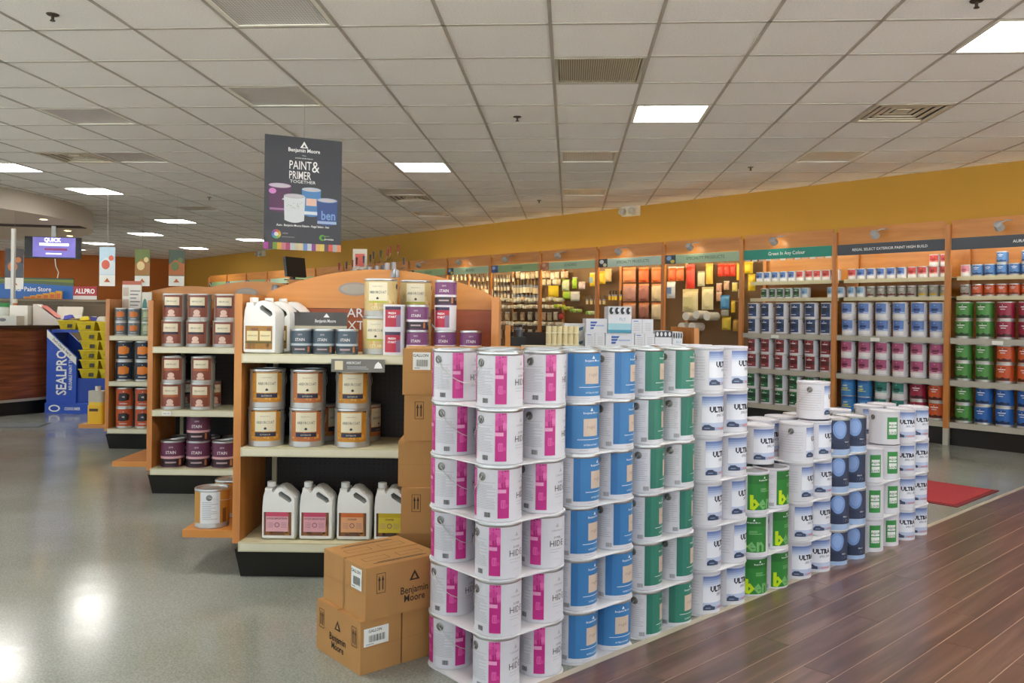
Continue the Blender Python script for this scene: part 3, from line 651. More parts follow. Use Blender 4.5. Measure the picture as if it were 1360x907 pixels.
for nm, fn, bm in (('q_blue', d_wall('4a6cae', '9db2dc', '26386c'), WHITE), ('q_red', d_wall('c0433f', 'e3a39e', '8c2222'), WHITE), ('q_grn', d_dark('3c6b3a', '22421f'), WHITE), ('q_sky', d_wall('86aed0', 'b9d2e4', '5a86ac'), WHITE), ('q_greyred', d_full('9a9488', '6b2c22'), SILVER2),
                   ('q_greyyel', d_full('9a968a', 'c8a51e'), SILVER2), ('q_orange', d_full('cf5a2a', '7a2c12'), SILVER2), ('q_steel', d_full('4f7db8', '27406e'), SILVER2), ('q_pink', d_wall('d98a9a', 'eec6cc', 'b05a70'), WHITE)):
    kind(nm, QR, QH, bm, SILVER, SILVER, fn, handle=False)
def can(k, x, y, z, rz, label, group, parts=('lid', 'label', 'handle'), name='paint_can'):
    K = KIND[k]; o = put(name, K['body'], None, (x, y, z), rz); tag(o, label, 'paint can', group)
    for p, nm in (('lid', 'lid'), ('label', 'label'), ('handle', 'bail_handle')):
        if p in parts and K[p] is not None: put(nm, K[p], o)
    return o
def face(x, y): return math.atan2(-y, -x) + math.pi / 2     # turns a label to the camera side

# ------------------------------------------------------------------ the big stack beside the walkway: nine 2 x 2 packs
SW = 2.165                                                  # line of the front row
packs = [('pink', 1.837, 2.037, 6, [[25, 0, 20, 23, 21, 9], [-4, -7, -9, 13, 3, 3], [-3, -9, -19, -2, 16, 17]]),
         ('blue', 2.215, 2.403, 6, [None, [28, 33, 32, 34, 13, 15], [13, 29, 51, 43, 47, 47]]),
         ('green', 2.583, 2.778, 6, [None, [59, 53, 53, 64, 60, 50], [37, 55, 65, 67, 66, 48]]),
         ('ultra', 2.978, 3.159, 6, [None, [40, 50, 50, 43, 28, 50], [36, 55, 50, 36, 29, 44]]),
         ('ben', 3.332, 3.502, 3, [None, [20, -6, 30], [42, 47, 57]]),
         ('ultra', 3.720, 3.896, 4, [None, [28, 33, 55, 70], [10, 35, 35, 50]]),
         ('navy', 4.070, 4.250, 4, [None, [10, 8, 10, 12], [3, 8, -2, 4]]),
         ('aqua', 4.460, 4.641, 3, [None, [17, 14, 18], [20, 24, 22]]),
         ('ultra', 4.840, 5.008, 4, [None, [12, 16, 6, 10], [16, 20, 12, 24]])]
desc = {'pink': 'white magenta-striped', 'blue': 'white blue-panelled', 'green': 'white teal-panelled', 'ultra': 'white pale-blue-label', 'ben': 'white green-label', 'navy': 'navy oval-label', 'aqua': 'white green-square'}
pname = ['the magenta pack', 'the blue pack', 'the teal pack', 'the tall pale-blue pack', 'the lime-lettered pack', 'the low pale-blue pack', 'the navy pack', 'the green-square pack', 'the end pack by the mat']
TIER = GH + .0045
SHEET = mat('e9e8ea', .5, var=.02, name='white_slip_sheet')
def rrect(hx, hy, r, n=6):
    pts = []
    for cx, cy, a0 in ((hx - r, hy - r, 0), (-hx + r, hy - r, 90), (-hx + r, -hy + r, 180), (hx - r, -hy + r, 270)):
        for k in range(n + 1): a = R_(a0 + 90 * k / n); pts.append((cx + r * math.cos(a), cy + r * math.sin(a)))
    return pts
rs = random.Random(5)
for pi_, (kd, s1, s2, tiers, rot) in enumerate(packs):
    dp = .25 if pi_ == 0 else .19
    for t in range(tiers):
        z = .0045 + t * TIER
        for r_ in (0, 1):
            for c_, s_ in enumerate((s1, s2)):
                x, y = BW(s_ + rs.uniform(-.002, .002), SW + r_ * dp + rs.uniform(-.004, .004))
                if r_ == 0: a = rot[1 + c_][t] + (13 if pi_ else 3 * c_)
                elif c_ == 0 and rot[0]: a = rot[0][t]
                else: a = rs.uniform(20, 60)
                if r_ == 0: lb = '%s can, %s in the %s column of %s' % (desc[kd], LEVEL[t], 'corner' if (pi_ == 0 and c_ == 0) else ('near' if c_ == 0 else 'far'), pname[pi_])
                else: lb = '%s can, %s of the back %s column of %s' % (desc[kd], LEVEL[t], 'near' if c_ == 0 else 'far', pname[pi_])
                can('pink_w' if (kd == 'pink' and r_ == 1 and c_ == 0) else kd, x, y, z, face(x, y) + R_(a), lb, 'stacked gallons in ' + pname[pi_])
        # slip sheet under each tier
        cx, cy = BW((s1 + s2) / 2, SW + dp / 2); hx = (s2 - s1) / 2 + GR + .004; hy = dp / 2 + GR + .004
        m = MB(); m.prism(rrect(hx, hy, .085), -.0045, -.0003, SHEET, plane='xy')
        tag(m.build('slip_sheet', None, (cx, cy, z), math.atan2(BV[1], BV[0]) + rs.uniform(-.02, .02)), 'white slip sheet under the %s tier of %s' % (LEVEL[t], pname[pi_]), 'sheet', 'slip sheets between can tiers')
# loose cans on top of the lower packs
def loose(kd, px, py_top, d, z, a, lb):
    x, y, _ = atd(px, py_top, d); can(kd, x, y, z, face(x, y) + R_(a), lb, 'loose gallons on the stack')
loose('ultra', 1005, 580, 4.0, .0045 + 3 * TIER, 38, 'white can standing on the lime-lettered cans, handle hanging')
loose('ultra', 1080, 530, 4.22, .0045 + 4 * TIER, 88, 'single white can set highest on the low pale-blue pack')
for (b_, w_, a, lb) in ((4.641, SW, 34, 'white can with green square set on top of the green-square pack'), (4.46, SW + .19, -60, 'white can half hidden behind the top green-square can')):
    x, y = BW(b_, w_); can('aqua', x, y, .0045 + 3 * TIER, face(x, y) + R_(a), lb, 'loose gallons on the stack')

# ================================================================== GONDOLAS
def gondola(name, label, X0, X1, D, shelves, ptop, arch=None, deep=.42, full=.86, platform=True, lips=None, kickb=True):
    """double-sided shop shelf: parts sit in the gondola's own frame, x along the shelf, y away from the aisle in front"""
    t = thing(name, label, 'display shelf', (X0, D, 0), 0, 'shop floor gondolas'); L = X1 - X0; pt = .035
    m = MB(); m.add([(pt, .02, 0), (L - pt, .02, 0), (L - pt, full - .02, 0), (pt, full - .02, 0), (pt - .02, -.01, .135), (L - pt + .02, -.01, .135), (L - pt + .02, full + .01, .135), (pt - .02, full + .01, .135)],
                    [(0, 3, 2, 1), (4, 5, 6, 7), (0, 1, 5, 4), (1, 2, 6, 5), (2, 3, 7, 6), (3, 0, 4, 7)], BLACK); m.build('kick_base', t)
    for x in (0, L - pt):
        m = MB(); m.bx(x, x + pt, 0, full, .16, ptop, ORANGE_V); m.build('end_panel', t)
    m = MB(); m.bx(pt, L - pt, deep - .012, deep + .012, .137, ptop - .05, PEG_D); m.build('pegboard_back', t)
    for x in (pt + .05, L - pt - .05):
        for y in (deep - .02, deep + .02): m = MB(); m.bx(x - .012, x + .012, y - .008, y + .008, .137, shelves[-1] - .05, CREAM); m.build('upright', t)
    for k, z in enumerate(shelves):
        for side in (0, 1):
            y0, y1 = (-.02 if k == 0 else 0, deep - .03) if side == 0 else (deep + .03, full + (.02 if k == 0 else 0))
            m = MB(); m.bx(pt + .001, L - pt - .001, y0, y1, z - .008, z, CREAM)
            yl = y0 if side == 0 else y1; m.bx(pt + .001, L - pt - .001, yl - .006, yl + .006, z - .042, z + .001, CREAM)
            s_ = m.build('shelf', t)
            m = MB(); m.bx(pt + .01, L - pt - .01, yl - (.0085 if side == 0 else -.0065), yl - (.0065 if side == 0 else -.0085), z - .036, z - .006, mat('ddd8bf', .4, name='price_rail')); m.build('price_rail', s_)
    if arch:
        lo, pk, seam = arch; n = 24; ct = [(pt + (L - 2 * pt) * k / n, lo + (pk - lo) * math.sin(math.pi * (k / n)) ** .8) for k in range(n + 1)]
        m = MB(); m.prism([(L - pt, seam), (pt, seam)] + ct, deep - .03, deep + .03, ORANGE); m.build('arched_header', t)
        m = MB(); m.bx(pt, L - pt, deep - .028, deep + .028, shelves[-1], seam - .002, REDWOOD); m.build('header_board', t)
    if platform:
        m = MB(); m.bx(-.235, 0, .0, full * .6, .185, .22, ORANGE); m.build('end_shelf', t)
    return t
AX0, AX1, AD = -1.305, -.062, 3.97
gA = gondola('gondola', 'orange-ended gondola of exterior stain behind the kraft cartons', AX0, AX1, AD, (.170, .612, 1.052), 1.334, (1.345, 1.478, 1.275))
BX0, BX1, BD = -2.49, -1.247, 5.77
gB = gondola('gondola', 'orange-ended gondola of redwood stain cans, second from the cartons', BX0, BX1, BD, (.178, .575, 1.008), 1.325, (1.335, 1.478, 1.275))
CX0, CX1, CD = -3.69, -2.44, 7.66
gC = gondola('gondola', 'orange-ended gondola with orange and black cans near the blue display', CX0, CX1, CD, (.185, .612, 1.028), 1.36, (1.37, 1.5, 1.30))
DX0, DX1, DD = -.045, 1.30, 5.85
gD = gondola('gondola', 'low gondola of white boxes hidden behind the tall can stack', DX0, DX1, DD, (.178, .575, 1.0), 1.18, None, platform=False)
# lettering on gondola A's header board
m = MB(); m.text('ARBORCOAT', 0, .055, .066, 0, INKW, .004, 'LEFT'); m.text('EXTERIOR STAIN', -.03, -.01, .066, 0, INKW, .004, 'LEFT')
m.build('lettering', gA, (.452, .42 - .0295, 1.175))
for g, ax in ((gA, .52), (gB, .55)):
    m = MB(); m.disc(0, 0, .085, .035, 0, mat('9b8f84', .5, name='brushed_badge')); m.disc(0, 0, .072, .026, -.0006, mat('aaa094', .5, name='brushed_badge_face')); m.build('logo_badge', g, (ax - .03 if g is gA else ax, .42 - .0305, 1.375 if g is gA else 1.395))
# spotlights on the arched headers
def header_spot(parent, x, y, z, s=1.0):
    m = MB(); G_ = mat('8f9094', .35, metal=.6, name='grey_spotlight'); m.tube([(x, y, z), (x, y - .05 * s, z + .05 * s), (x, y - .16 * s, z + .05 * s)], .008 * s, G_, 8)
    m.lathe([(.02 * s, 0), (.035 * s, -.02 * s), (.042 * s, -.07 * s), (.036 * s, -.07 * s), (.03 * s, -.05 * s)], G_, 16, (x, y - .17 * s, z + .06 * s)); return m.build('spotlight', parent)
header_spot(gA, .71, .41, 1.44, .6); header_spot(gB, .78, .41, 1.42, .6)

# --- what stands on gondola A
def on_px(px, d): return (px - CX + ROLL * 60) / F * d
AS = (.1705, .6125, 1.0525)
def ga(k, px, d, z, a, lb, grp='cans on the stain gondola'): x = on_px(px, d); return can(k, x, d, z, face(x, d) + R_(a), lb, grp)
colA = [('arbor_gold', 355, 'left'), ('arbor_orange', 409, 'middle'), ('arbor_gold', 469, 'right')]
for k, px, nm in colA:
    ga(k, px, 4.064, AS[1], -4, 'silver can with %s woodgrain label, lower of the %s pair, middle shelf' % ('golden' if 'gold' in k else 'orange', nm))
    ga(k, px + 1, 4.066, AS[1] + GH, -3, 'silver can with %s woodgrain label, upper of the %s pair, middle shelf' % ('golden' if 'gold' in k else 'orange', nm))
for px, nm in ((427, 'middle'), (484, 'right')): ga('arbor_orange', px, 4.25, AS[1], 60, 'silver can standing behind the %s woodgrain pair' % nm)
for i, px in enumerate((400.5, 430, 460.5)): ga('slate_q', px, 4.06, AS[2], -4, 'small slate grey stain can, %s from the white jugs' % NTH[i])
ga('arbor_clear', 503, 4.12, AS[2], -12, 'pale gold woodgrain gallon under another, beside slate cans'); ga('arbor_clear', 505, 4.122, AS[2] + GH, -12, 'pale gold woodgrain gallon on top of its twin')
ga('arbor_clear', 551, 4.26, AS[2], 0, 'pale gold woodgrain gallon hidden behind purple stain cans'); ga('arbor_clear', 551, 4.262, AS[2] + GH, 0, 'pale gold woodgrain gallon rising above the purple stain cans')
for i in (0, 1): ga('crimson_q', 523, 4.035, AS[2] + i * QH, 4, 'small white can with crimson label, %s of two' % ('lower', 'upper')[i])
for i in (0, 1): ga('stain_q', 554, 4.04, AS[2] + i * QH, -4, 'small purple stain can, %s of the two in the middle' % ('lower', 'upper')[i])
ga('stain_q', 591, 4.06, AS[2], -6, 'small purple stain can carrying a crimson can'); ga('crimson_q', 591, 4.06, AS[2] + QH, -10, 'small crimson-labelled can between two purple cans'); ga('stain_q', 591, 4.06, AS[2] + 2 * QH, -4, 'small purple stain can on top of the crimson can')
ga('stain_q', 625, 4.05, AS[2], 6, 'small purple stain can alone at the gondola end panel')
# jugs
def jug(lab, x, y, z, rz, lb, cols, grp):
    t = thing('jug', lb, 'jug', (x, y, z), rz, grp)
    out = [(-.080, .006), (-.074, 0), (.074, 0), (.080, .006), (.080, .155), (.079, .19), (.072, .207), (.03, .245), (.010, .252), (-.012, .247), (-.024, .228), (-.032, .232), (-.032, .243), (-.068, .243), (-.068, .232), (-.076, .205), (-.080, .155)]
    hole = [(.000, .222), (.012, .231), (.058, .200), (.062, .184), (.050, .176), (.002, .207)]
    m = MB(); m.prism(out, -.062, .062, WHITEP, hole=hole, inset=.055); m.build('body', t, sharp=50)
    m = MB(); m.lathe([(.021, 0), (.021, .022), (.018, .024)], WHITEP, 18, (-.050, 0, .243)); m.build('cap', t)
    m = MB(); bgc, pc, hd = cols; y0 = -.0632
    m.rect(-.068, .062, .022, .132, y0, C(bgc))
    rn = random.Random(4)
    for k in range(10): a = -.068 + .12 * rn.random(); m.rect(a, min(.062, a + .02), .022 + .05 * rn.random(), .09 + .04 * rn.random(), y0 - .0003, C(rn.choice([bgc, '8a5a30', 'a9773a'])))
    if lab == 'two':
        for a in (-.060, .002): m.rect(a, a + .054, .062, .108, y0 - .0008, C(pc)); m.text('ARBORCOAT', a + .027, .083, .0085, y0 - .0014, INK, sx=.9)
        m.rect(-.068, .062, .050, .058, y0 - .0008, C(hd))
    else:
        m.rect(-.058, .048, .040, .132, y0 - .0008, C(pc)); m.rect(-.058, .048, .112, .132, y0 - .0012, C(hd)); m.text(lab, -.005, .098, .0115, y0 - .0016, C('7a3040'), .01, sx=.9)
        m.disc(-.005, .072, .012, .012, y0 - .0012, C('9a6a70')); m.disc(-.005, .072, .008, .008, y0 - .0016, C(pc))
        for k in range(4): m.rect(-.050, -.024, .060 + k * .007, .062 + k * .007, y0 - .0012, C('b08088')); m.rect(.014, .040, .060 + k * .007, .062 + k * .007, y0 - .0012, C('b08088'))
    m.build('label', t); return t
for i, (px, cols, nm) in enumerate(((379, ('7a4a2c', 'e0a9b4', 'c94a68'), 'WOOD BRIGHTENER'), (428, ('7a4a2c', 'dea3b0', 'c94a68'), 'WOOD BRIGHTENER'), (477, ('6a4530', 'e3a878', 'd06a2c'), 'CLEANER'), (526, ('4a3524', 'd8c23a', 'c9b024'), 'STRIPPER'))):
    x = on_px(px, 4.06) - .008; jug(nm, x, 4.06, AS[0], 0, 'white jug with %s label, %s on the bottom shelf' % (['pink', 'pink', 'orange', 'yellow'][i], ['first from the end panel', 'second from the end panel', 'third in the row', 'last, half hidden by cartons'][i]), cols, 'jugs on the bottom shelf')
for i in range(3):
    jug('two', -1.185 + .035 * i, 4.036 + .1255 * i, AS[2], R_(-4), ['large white jug with golden label at the front of the top shelf', 'large white jug directly behind the front jug', 'large white jug at the back of the jug row'][i], ('a9772c', 'e8d8a6', '5f5a24'), 'jugs on the top shelf')
# shelf signs
t = thing('shelf_sign', 'dark grey sign strip standing above the slate stain cans', 'sign', (on_px(424, 4.16), 4.16, AS[2]))
m = MB(); m.bx(-.135, .135, -.004, .004, .02, .195, mat('8f897c', .5)); m.build('stand', t); m = MB(); m.rect(-.135, .135, .135, .20, -.006, C('4a4644')); m.rect(-.135, .135, .118, .132, -.006, C('d8cdb0')); m.text('Benjamin Moore', .03, .15, .022, -.008, INKW, .01, sx=.7); m.poly([(.02, .175), (.05, .175), (.035, .195)], -.008, INKW); m.build('printed_face', t)
t = thing('shelf_sign', 'grey sign strip clipped under the top shelf beside the cartons', 'sign', (on_px(476, 3.95), 3.945, AS[2] - .0485))
m = MB(); m.bx(-.125, .125, -.004, .004, -.03, .03, mat('77756f', .5)); m.build('plate', t); m = MB(); m.rect(-.108, -.07, -.02, .022, -.006, C('e0d3b0')); m.text('ARBORCOAT', -.02, .008, .016, -.006, INKW, .01, sx=.7); m.rect(-.05, .04, -.008, -.004, -.006, INKL); m.rect(-.05, .05, -.016, -.013, -.006, INKL); m.poly([(.075, -.012), (.115, -.012), (.108, .008), (.095, .02), (.082, .008)], -.006, INKW); m.build('printed_face', t)
# cans on the end shelf
x = -1.436; can('arbor_back', x, 4.07, .2205, face(x, 4.07) - R_(4), 'golden can with white back label on the gondola end shelf', 'cans on the end shelf'); can('arbor_back', x + .02, 4.29, .2205, 2.0, 'golden can standing behind another on the end shelf', 'cans on the end shelf')

# --- gondola B
BS = (.1785, .5755, 1.0085)
def gb(k, px, d, z, a, lb, grp='redwood stain cans'): x = on_px(px, d); return can(k, x, d, z, face(x, d) + R_(a), lb, grp)
for i, px in enumerate((230, 263, 298)):
    for j in (0, 1): gb('redwood', px + 1.5 * j, 5.87, BS[2] + j * GH, -16 + 3 * i, 'redwood-label can, %s of the %s top-shelf pair' % (('lower', 'upper')[j], NTH[i]))
for i, px in enumerate((230, 269)):
    for j in (0, 1): gb('redwood_tan', px + j, 5.87, BS[1] + j * GH, -12, 'redwood-label can with tan bar, %s of the %s middle-shelf pair' % (('lower', 'upper')[j], NTH[i]))
gb('redwood_tan', 279, 6.05, BS[1], 30, 'redwood-label can peeping out behind the second middle-shelf pair'); gb('redwood', 243, 6.06, BS[1], 10, 'redwood-label can in shadow behind the first middle-shelf pair')
for i, px in enumerate((231, 265, 299)): gb('stain_gal', px, 5.87, BS[0], -4, 'purple stain gallon, %s in the bottom shelf row' % NTH[i]); gb('stain_gal', px + 13, 6.065, BS[0], 40, 'purple stain gallon behind the %s one of the bottom row' % NTH[i])
gb('stain_gal', 265, 5.88, BS[0] + GH * .98, -4, 'purple stain gallon standing on the middle one of the row')
t = thing('price_card', 'small white price card on the middle shelf rail of redwood cans', 'price tag', (on_px(222, 5.75), 5.752, .555)); MB().bx(-.03, .03, -.002, 0, -.013, .013, PAPER).build('card', t); MB().text('$45.99', 0, -.006, .016, -.003, INKG).build('price_print', t)
# --- gondola C
CS = (.1855, .6125, 1.0285)
def gc(k, px, d, z, a, lb, grp='cans on the third gondola'): x = on_px(px, d); return can(k, x, d, z, face(x, d) + R_(a), lb, grp)
for i, px in enumerate((166, 191.5)):
    for j in (0, 1):
        gc('teak', px, 7.76, CS[1] + j * GH, -8, 'navy can with orange patch, %s of the %s pair' % (('lower', 'upper')[j], NTH[i])); gc('orange_black', px + 1, 7.76, CS[0] + j * GH, -8, 'orange can with black patch, %s of the %s pair' % (('lower', 'upper')[j], NTH[i]))
for i, px in enumerate((160.5, 178.2)):
    for j in (0, 1): gc('grey_orange_q', px, 7.74, CS[2] + j * QH * 1.05, -8, 'small grey can with orange patch, %s of the %s pair' % (('lower', 'upper')[j], NTH[i]))
for j in (0, 1): gc('olive_q', 196, 7.74, CS[2] + j * QH * 1.05, -8, 'small olive can beside the grey and orange ones, %s' % ('lower', 'upper')[j])
# yellow jug on its end shelf
t = thing('yellow_jug', 'yellow jug with grey top on the third gondola end shelf', 'jug', (-3.79, 7.74, .2205))
m = MB(); m.prism(rrect(.075, .06, .03), 0, .17, C('e8b41c'), plane='xy'); m.prism(rrect(.07, .055, .03), .17, .20, C('e8c23c'), plane='xy'); m.build('body', t); m = MB(); m.prism(rrect(.072, .057, .03), .20, .30, C('b9b3a4'), plane='xy'); m.lathe([(.025, .30), (.025, .34)], C('d8d4c8'), 14); m.build('grey_top', t); MB().bx(-.05, .03, -.062, -.0605, .115, .14, C('5a4020')).build('label', t)

# ================================================================== KRAFT CARTONS
def carton(L, W, H, loc, rz, lb, faces=('moore', 'plain'), sticker=None, sticker_f=0):
    """front face looks to local -Y, left side to local -X"""
    t = thing('carton', lb, 'cardboard box', loc, rz, 'kraft paint cartons'); hx, hy = L / 2, W / 2
    m = MB(); m.bx(-hx, hx, -hy, hy, 0, H, KRAFT); m.build('box', t)
    m = MB(); m.bx(-hx - .0012, -hx, -hy, hy, H * .52, H * .523, KRAFT_D); m.bx(-hx, hx, -.003, .003, H, H + .001, KRAFT_D)
    for y0 in (-hy, .004): m.bx(-hx + .002, hx - .002, y0 + .002, y0 + hy - .006, H, H + .0015, KRAFT)
    m.build('flaps', t)
    m = MB()
    def side(f, w):
        g = MB()
        if f in ('moore', 'moore2'):
            cx = .0 if f == 'moore' else .04
            g.text('Benjamin', cx, H * .36, .036, 0, INKB, .012, sx=.9); g.text('Moore', cx, H * .20, .036, 0, INKB, .012, sx=.9); g.poly([(cx - .022, H * .60), (cx + .022, H * .60), (cx, H * .80)], 0, INKB); g.poly([(cx - .010, H * .63), (cx + .010, H * .63), (cx, H * .73)], -.0004, KRAFT)
            for bx_ in ((-w / 2 + .04, w / 2 - .04) if f == 'moore' else (-w / 2 + .06,)):
                for a, b in ((-.018, -.016), (.016, .018)): g.rect(bx_ + a, bx_ + b, H * .48, H * .86, 0, INKB)
                g.rect(bx_ - .018, bx_ + .018, H * .85, H * .86, 0, INKB); g.rect(bx_ - .018, bx_ + .018, H * .48, H * .49, 0, INKB)
                for a in (-.007, .007): g.rect(bx_ + a - .0022, bx_ + a + .0022, H * .54, H * .74, 0, INKB); g.poly([(bx_ + a - .005, H * .72), (bx_ + a + .005, H * .72), (bx_ + a, H * .82)], 0, INKB)
        else: g.rect(-w / 2, w / 2, H * .48, H * .488, 0, KRAFT_D)
        if f.endswith('seam') : g.rect(-w * .02, w * .02, 0, H, 0, KRAFT_D)
        return g
    def stick(g, x, z, w=.095, h_=.06):
        g.rect(x - w / 2, x + w / 2, z - h_ / 2, z + h_ / 2, -.0008, PAPER); g.text('GALLON', x - w * .05, z + h_ * .25, h_ * .22, -.0014, INK, .01)
        for k in range(16): g.rect(x - w * .3 + k * w * .042, x - w * .3 + k * w * .042 + w * (.022 if k % 3 else .012), z - h_ * .30, z + h_ * .08, -.0014, INK)
        g.rect(x - w * .42, x - w * .1, z - h_ * .42, z - h_ * .38, -.0014, INKG)
    fr = side(faces[0], L); 
    if sticker_f == 0 and sticker: stick(fr, *sticker)
    le = side(faces[1], W)
    if sticker_f == 1 and sticker: stick(le, *sticker)
    for g, M in ((fr, Matrix.Translation((0, -hy - .0008, 0))), (le, Matrix.Translation((-hx - .0014, 0, 0)) @ Matrix.Rotation(R_(-90), 4, 'Z'))):
        g.v = [tuple(M @ Vector(p)) for p in g.v]; g.build('front_print' if g is fr else 'side_print', t)
    for k, (a, b, c, d) in enumerate(((-.12, -.02, -.09, -.05), (.02, .12, -.09, -.05), (-.12, -.02, .04, .08), (.02, .12, .04, .08))):
        if L > .25 and W > .25:
            for (x0, x1, y0, y1) in ((a, b, c, c + .002), (a, b, d - .002, d), (a, a + .002, c, d), (b - .002, b, c, d)): m.add([(x0, y0, H + .0018), (x1, y0, H + .0018), (x1, y1, H + .0018), (x0, y1, H + .0018)], [(0, 1, 2, 3)], INKB)
    if L > .25 and W > .25:
        for y in (-.13, .115): m.add([(-.11, y, H + .0018), (.11, y, H + .0018), (.11, y + .006, H + .0018), (-.11, y + .006, H + .0018)], [(0, 1, 2, 3)], INKB); m.add([(-.09, y + .01, H + .0018), (.10, y + .01, H + .0018), (.10, y + .015, H + .0018), (-.09, y + .015, H + .0018)], [(0, 1, 2, 3)], INKB)
    if m.v: m.build('top_print', t)
    return t
CH = .183
def corner_box(fx, fy, L, W, ang, z, lb, **kw):          # placed by its front corner: right side along ang, left side 90 degrees on
    ex = Vector((math.cos(ang), math.sin(ang))); ey = Vector((-ex.y, ex.x)); c = Vector((fx, fy)) + ex * L / 2 + ey * W / 2
    return carton(L, W, CH, (c.x, c.y, z), ang, lb, **kw)
ANG = math.atan2(.165, .196)
corner_box(-.508, 2.90, .165, .315, R_(40.5), 0, 'kraft carton lowest on the floor with barcode sticker and two arrows', faces=('plain', 'moore'), sticker=(-.02, .125, .10, .062))
corner_box(-.378, 3.01, .165, .165, R_(40.5), 0, 'kraft carton on the floor tucked against the magenta cans', faces=('plain', 'plain'))
corner_box(-.492, 2.902, .315, .315, R_(39), CH + .002, 'kraft carton on top with white sticker and opened-flap print', faces=('moore2', 'plainseam'), sticker=(.095, .135, .075, .075), sticker_f=1)
for k in range(6):
    carton(.33, .33, CH, (-.276 + (.008, -.006, .004, -.01, .01, .0)[k], 3.54 + (.0, .008, -.006, .01, .0, -.004)[k], k * (CH + .002)), R_(2 + rs.uniform(-1.5, 1.5)), 'kraft carton, %s in the tall stack behind the magenta cans' % LEVEL[k], faces=('moore2' if k % 2 == 0 else 'plainseam', 'plain'), sticker=(-.09, .135, .07, .07) if k == 5 else None)
    carton(.33, .33, CH, (.072, 3.63, k * (CH + .002)), R_(rs.uniform(-1, 1)), 'kraft carton, %s in the stack hidden behind the corner column' % LEVEL[k], faces=('plainseam', 'plain'))

# ================================================================== WHITE BOXES AND ROLLERS ON THE LOW GONDOLA
ZD = 1.0005
def gbox(px0, px1, z0, h_, d, dep, lb, deco, nm='carton_box', cat='box'):
    x0, x1 = on_px(px0, d), on_px(px1, d); w = x1 - x0
    t = thing(nm, lb, cat, ((x0 + x1) / 2, d + dep / 2, z0), 0, 'boxes on the low gondola')
    MB().bx(-w / 2, w / 2, -dep / 2, dep / 2, 0, h_, C('dfe1e8' if 'cream' not in lb else 'd8d2b8')).build('box', t)
    m = MB(); y = -dep / 2 - .001
    if deco == 'blue':
        for k in range(3): m.poly([(-w * .30, h_ * (.25 + .2 * k)), (-w * .16 + .01 * k, h_ * (.25 + .2 * k)), (-w * .13 + .012 * k, h_ * (.39 + .2 * k)), (-w * .30, h_ * (.39 + .2 * k))], y, C('3a62b4'))
        m.rect(-w * .05, w * .35, h_ * .45, h_ * .55, y, C('a9b9dc')); m.rect(w * .40, w * .405, 0, h_, y, INKL)
    elif deco == 'grey':
        m.rect(-.004 * 1, 0, 0, h_, y, INKL)
        for k in range(5): m.rect(-w * .42, -w * .1, h_ * (.2 + .12 * k), h_ * (.23 + .12 * k), y, INKL); m.rect(w * .12, w * .4, h_ * (.2 + .12 * k), h_ * (.23 + .12 * k), y, INKL)
        m.rect(-w * .42, -w * .2, h_ * .82, h_ * .88, y, C('5a78c0'))
    elif deco == 'photo':
        m.rect(-w / 2, w / 2, h_ * .68, h_, y, C('c9ccd0'))
        for k in range(4): m.disc(-w * .36 + k * w * .24, h_ * .83, w * .09, h_ * .13, y - .0006, C('2a2d33')); m.disc(-w * .36 + k * w * .24 + .01, h_ * .85, w * .04, h_ * .06, y - .0012, C('dfe3e8'))
        m.rect(-w / 2, w / 2, h_ * .0, h_ * .12, y, C('4b9cbc')); m.rect(-w / 2, w / 2, h_ * .12, h_ * .36, y, C('a8d3e0')); m.text('FLY', w * .12, h_ * .46, h_ * .16, y - .0006, C('8fb6cc'), .01)
    elif deco == 'pinkbox':
        m.rect(-w / 2, w / 2, h_ * .12, h_ * .40, y, C('c860a8')); m.rect(-w / 2, w / 2, h_ * .72, h_, y, C('3a3d42'))
        for k in range(4): m.disc(-w * .36 + k * w * .24, h_ * .86, w * .07, h_ * .1, y - .0006, C('d8dadf'))
    elif deco == 'teal': m.poly([(w * .15, h_ * .45), (w * .38, h_ * .55), (w * .42, h_ * .8), (w * .2, h_ * .7)], y, C('3c6d8a')); m.rect(-w * .4, -w * .05, h_ * .7, h_ * .78, y, C('7fb0c8'))
    if m.v: m.build('printing', t)
    return t
d = 5.88; bh_ = .10
gbox(778, 818, ZD, .036, d, .3, 'flat white box at the bottom with blue marks, left', 'blue'); gbox(819, 868, ZD, .036, d, .3, 'flat white box at the bottom with blue marks, right', 'blue')
z1 = ZD + .037
gbox(777, 803, z1, bh_, d, .3, 'grey-printed white box, lower row, left end', 'grey'); gbox(804, 842, z1, bh_, d, .3, 'white box with large blue flag logo, lower row', 'blue'); gbox(843, 869, z1, bh_, d, .3, 'grey-printed white box, lower row, right end', 'grey')
z2 = z1 + bh_ + .001
gbox(778, 806, z2, bh_ * .98, d, .3, 'white box with blue flag logo, upper row', 'blue'); gbox(838.5, 867, z2, bh_ * .98, d, .3, 'grey-printed white box, upper row', 'grey')
gbox(807, 838, z2, .185, d - .01, .25, 'white display box with black photographs and aqua band, highest', 'photo')
gbox(749, 776.5, ZD, .10, d + .1, .2, 'white box with teal mark, lower of two', 'teal'); gbox(749, 776.5, ZD + .101, .098, d + .1, .2, 'white box with teal mark, upper of two', 'teal')
gbox(869.5, 892, ZD, .155, d, .25, 'white box with magenta band and black photographs', 'pinkbox'); gbox(893, 906, ZD, .15, d, .25, 'white and aqua box next to the magenta band', 'photo')
gbox(692, 776, ZD, .045, d - .02, .05, 'long cream tray in front of the roller bundles', '')
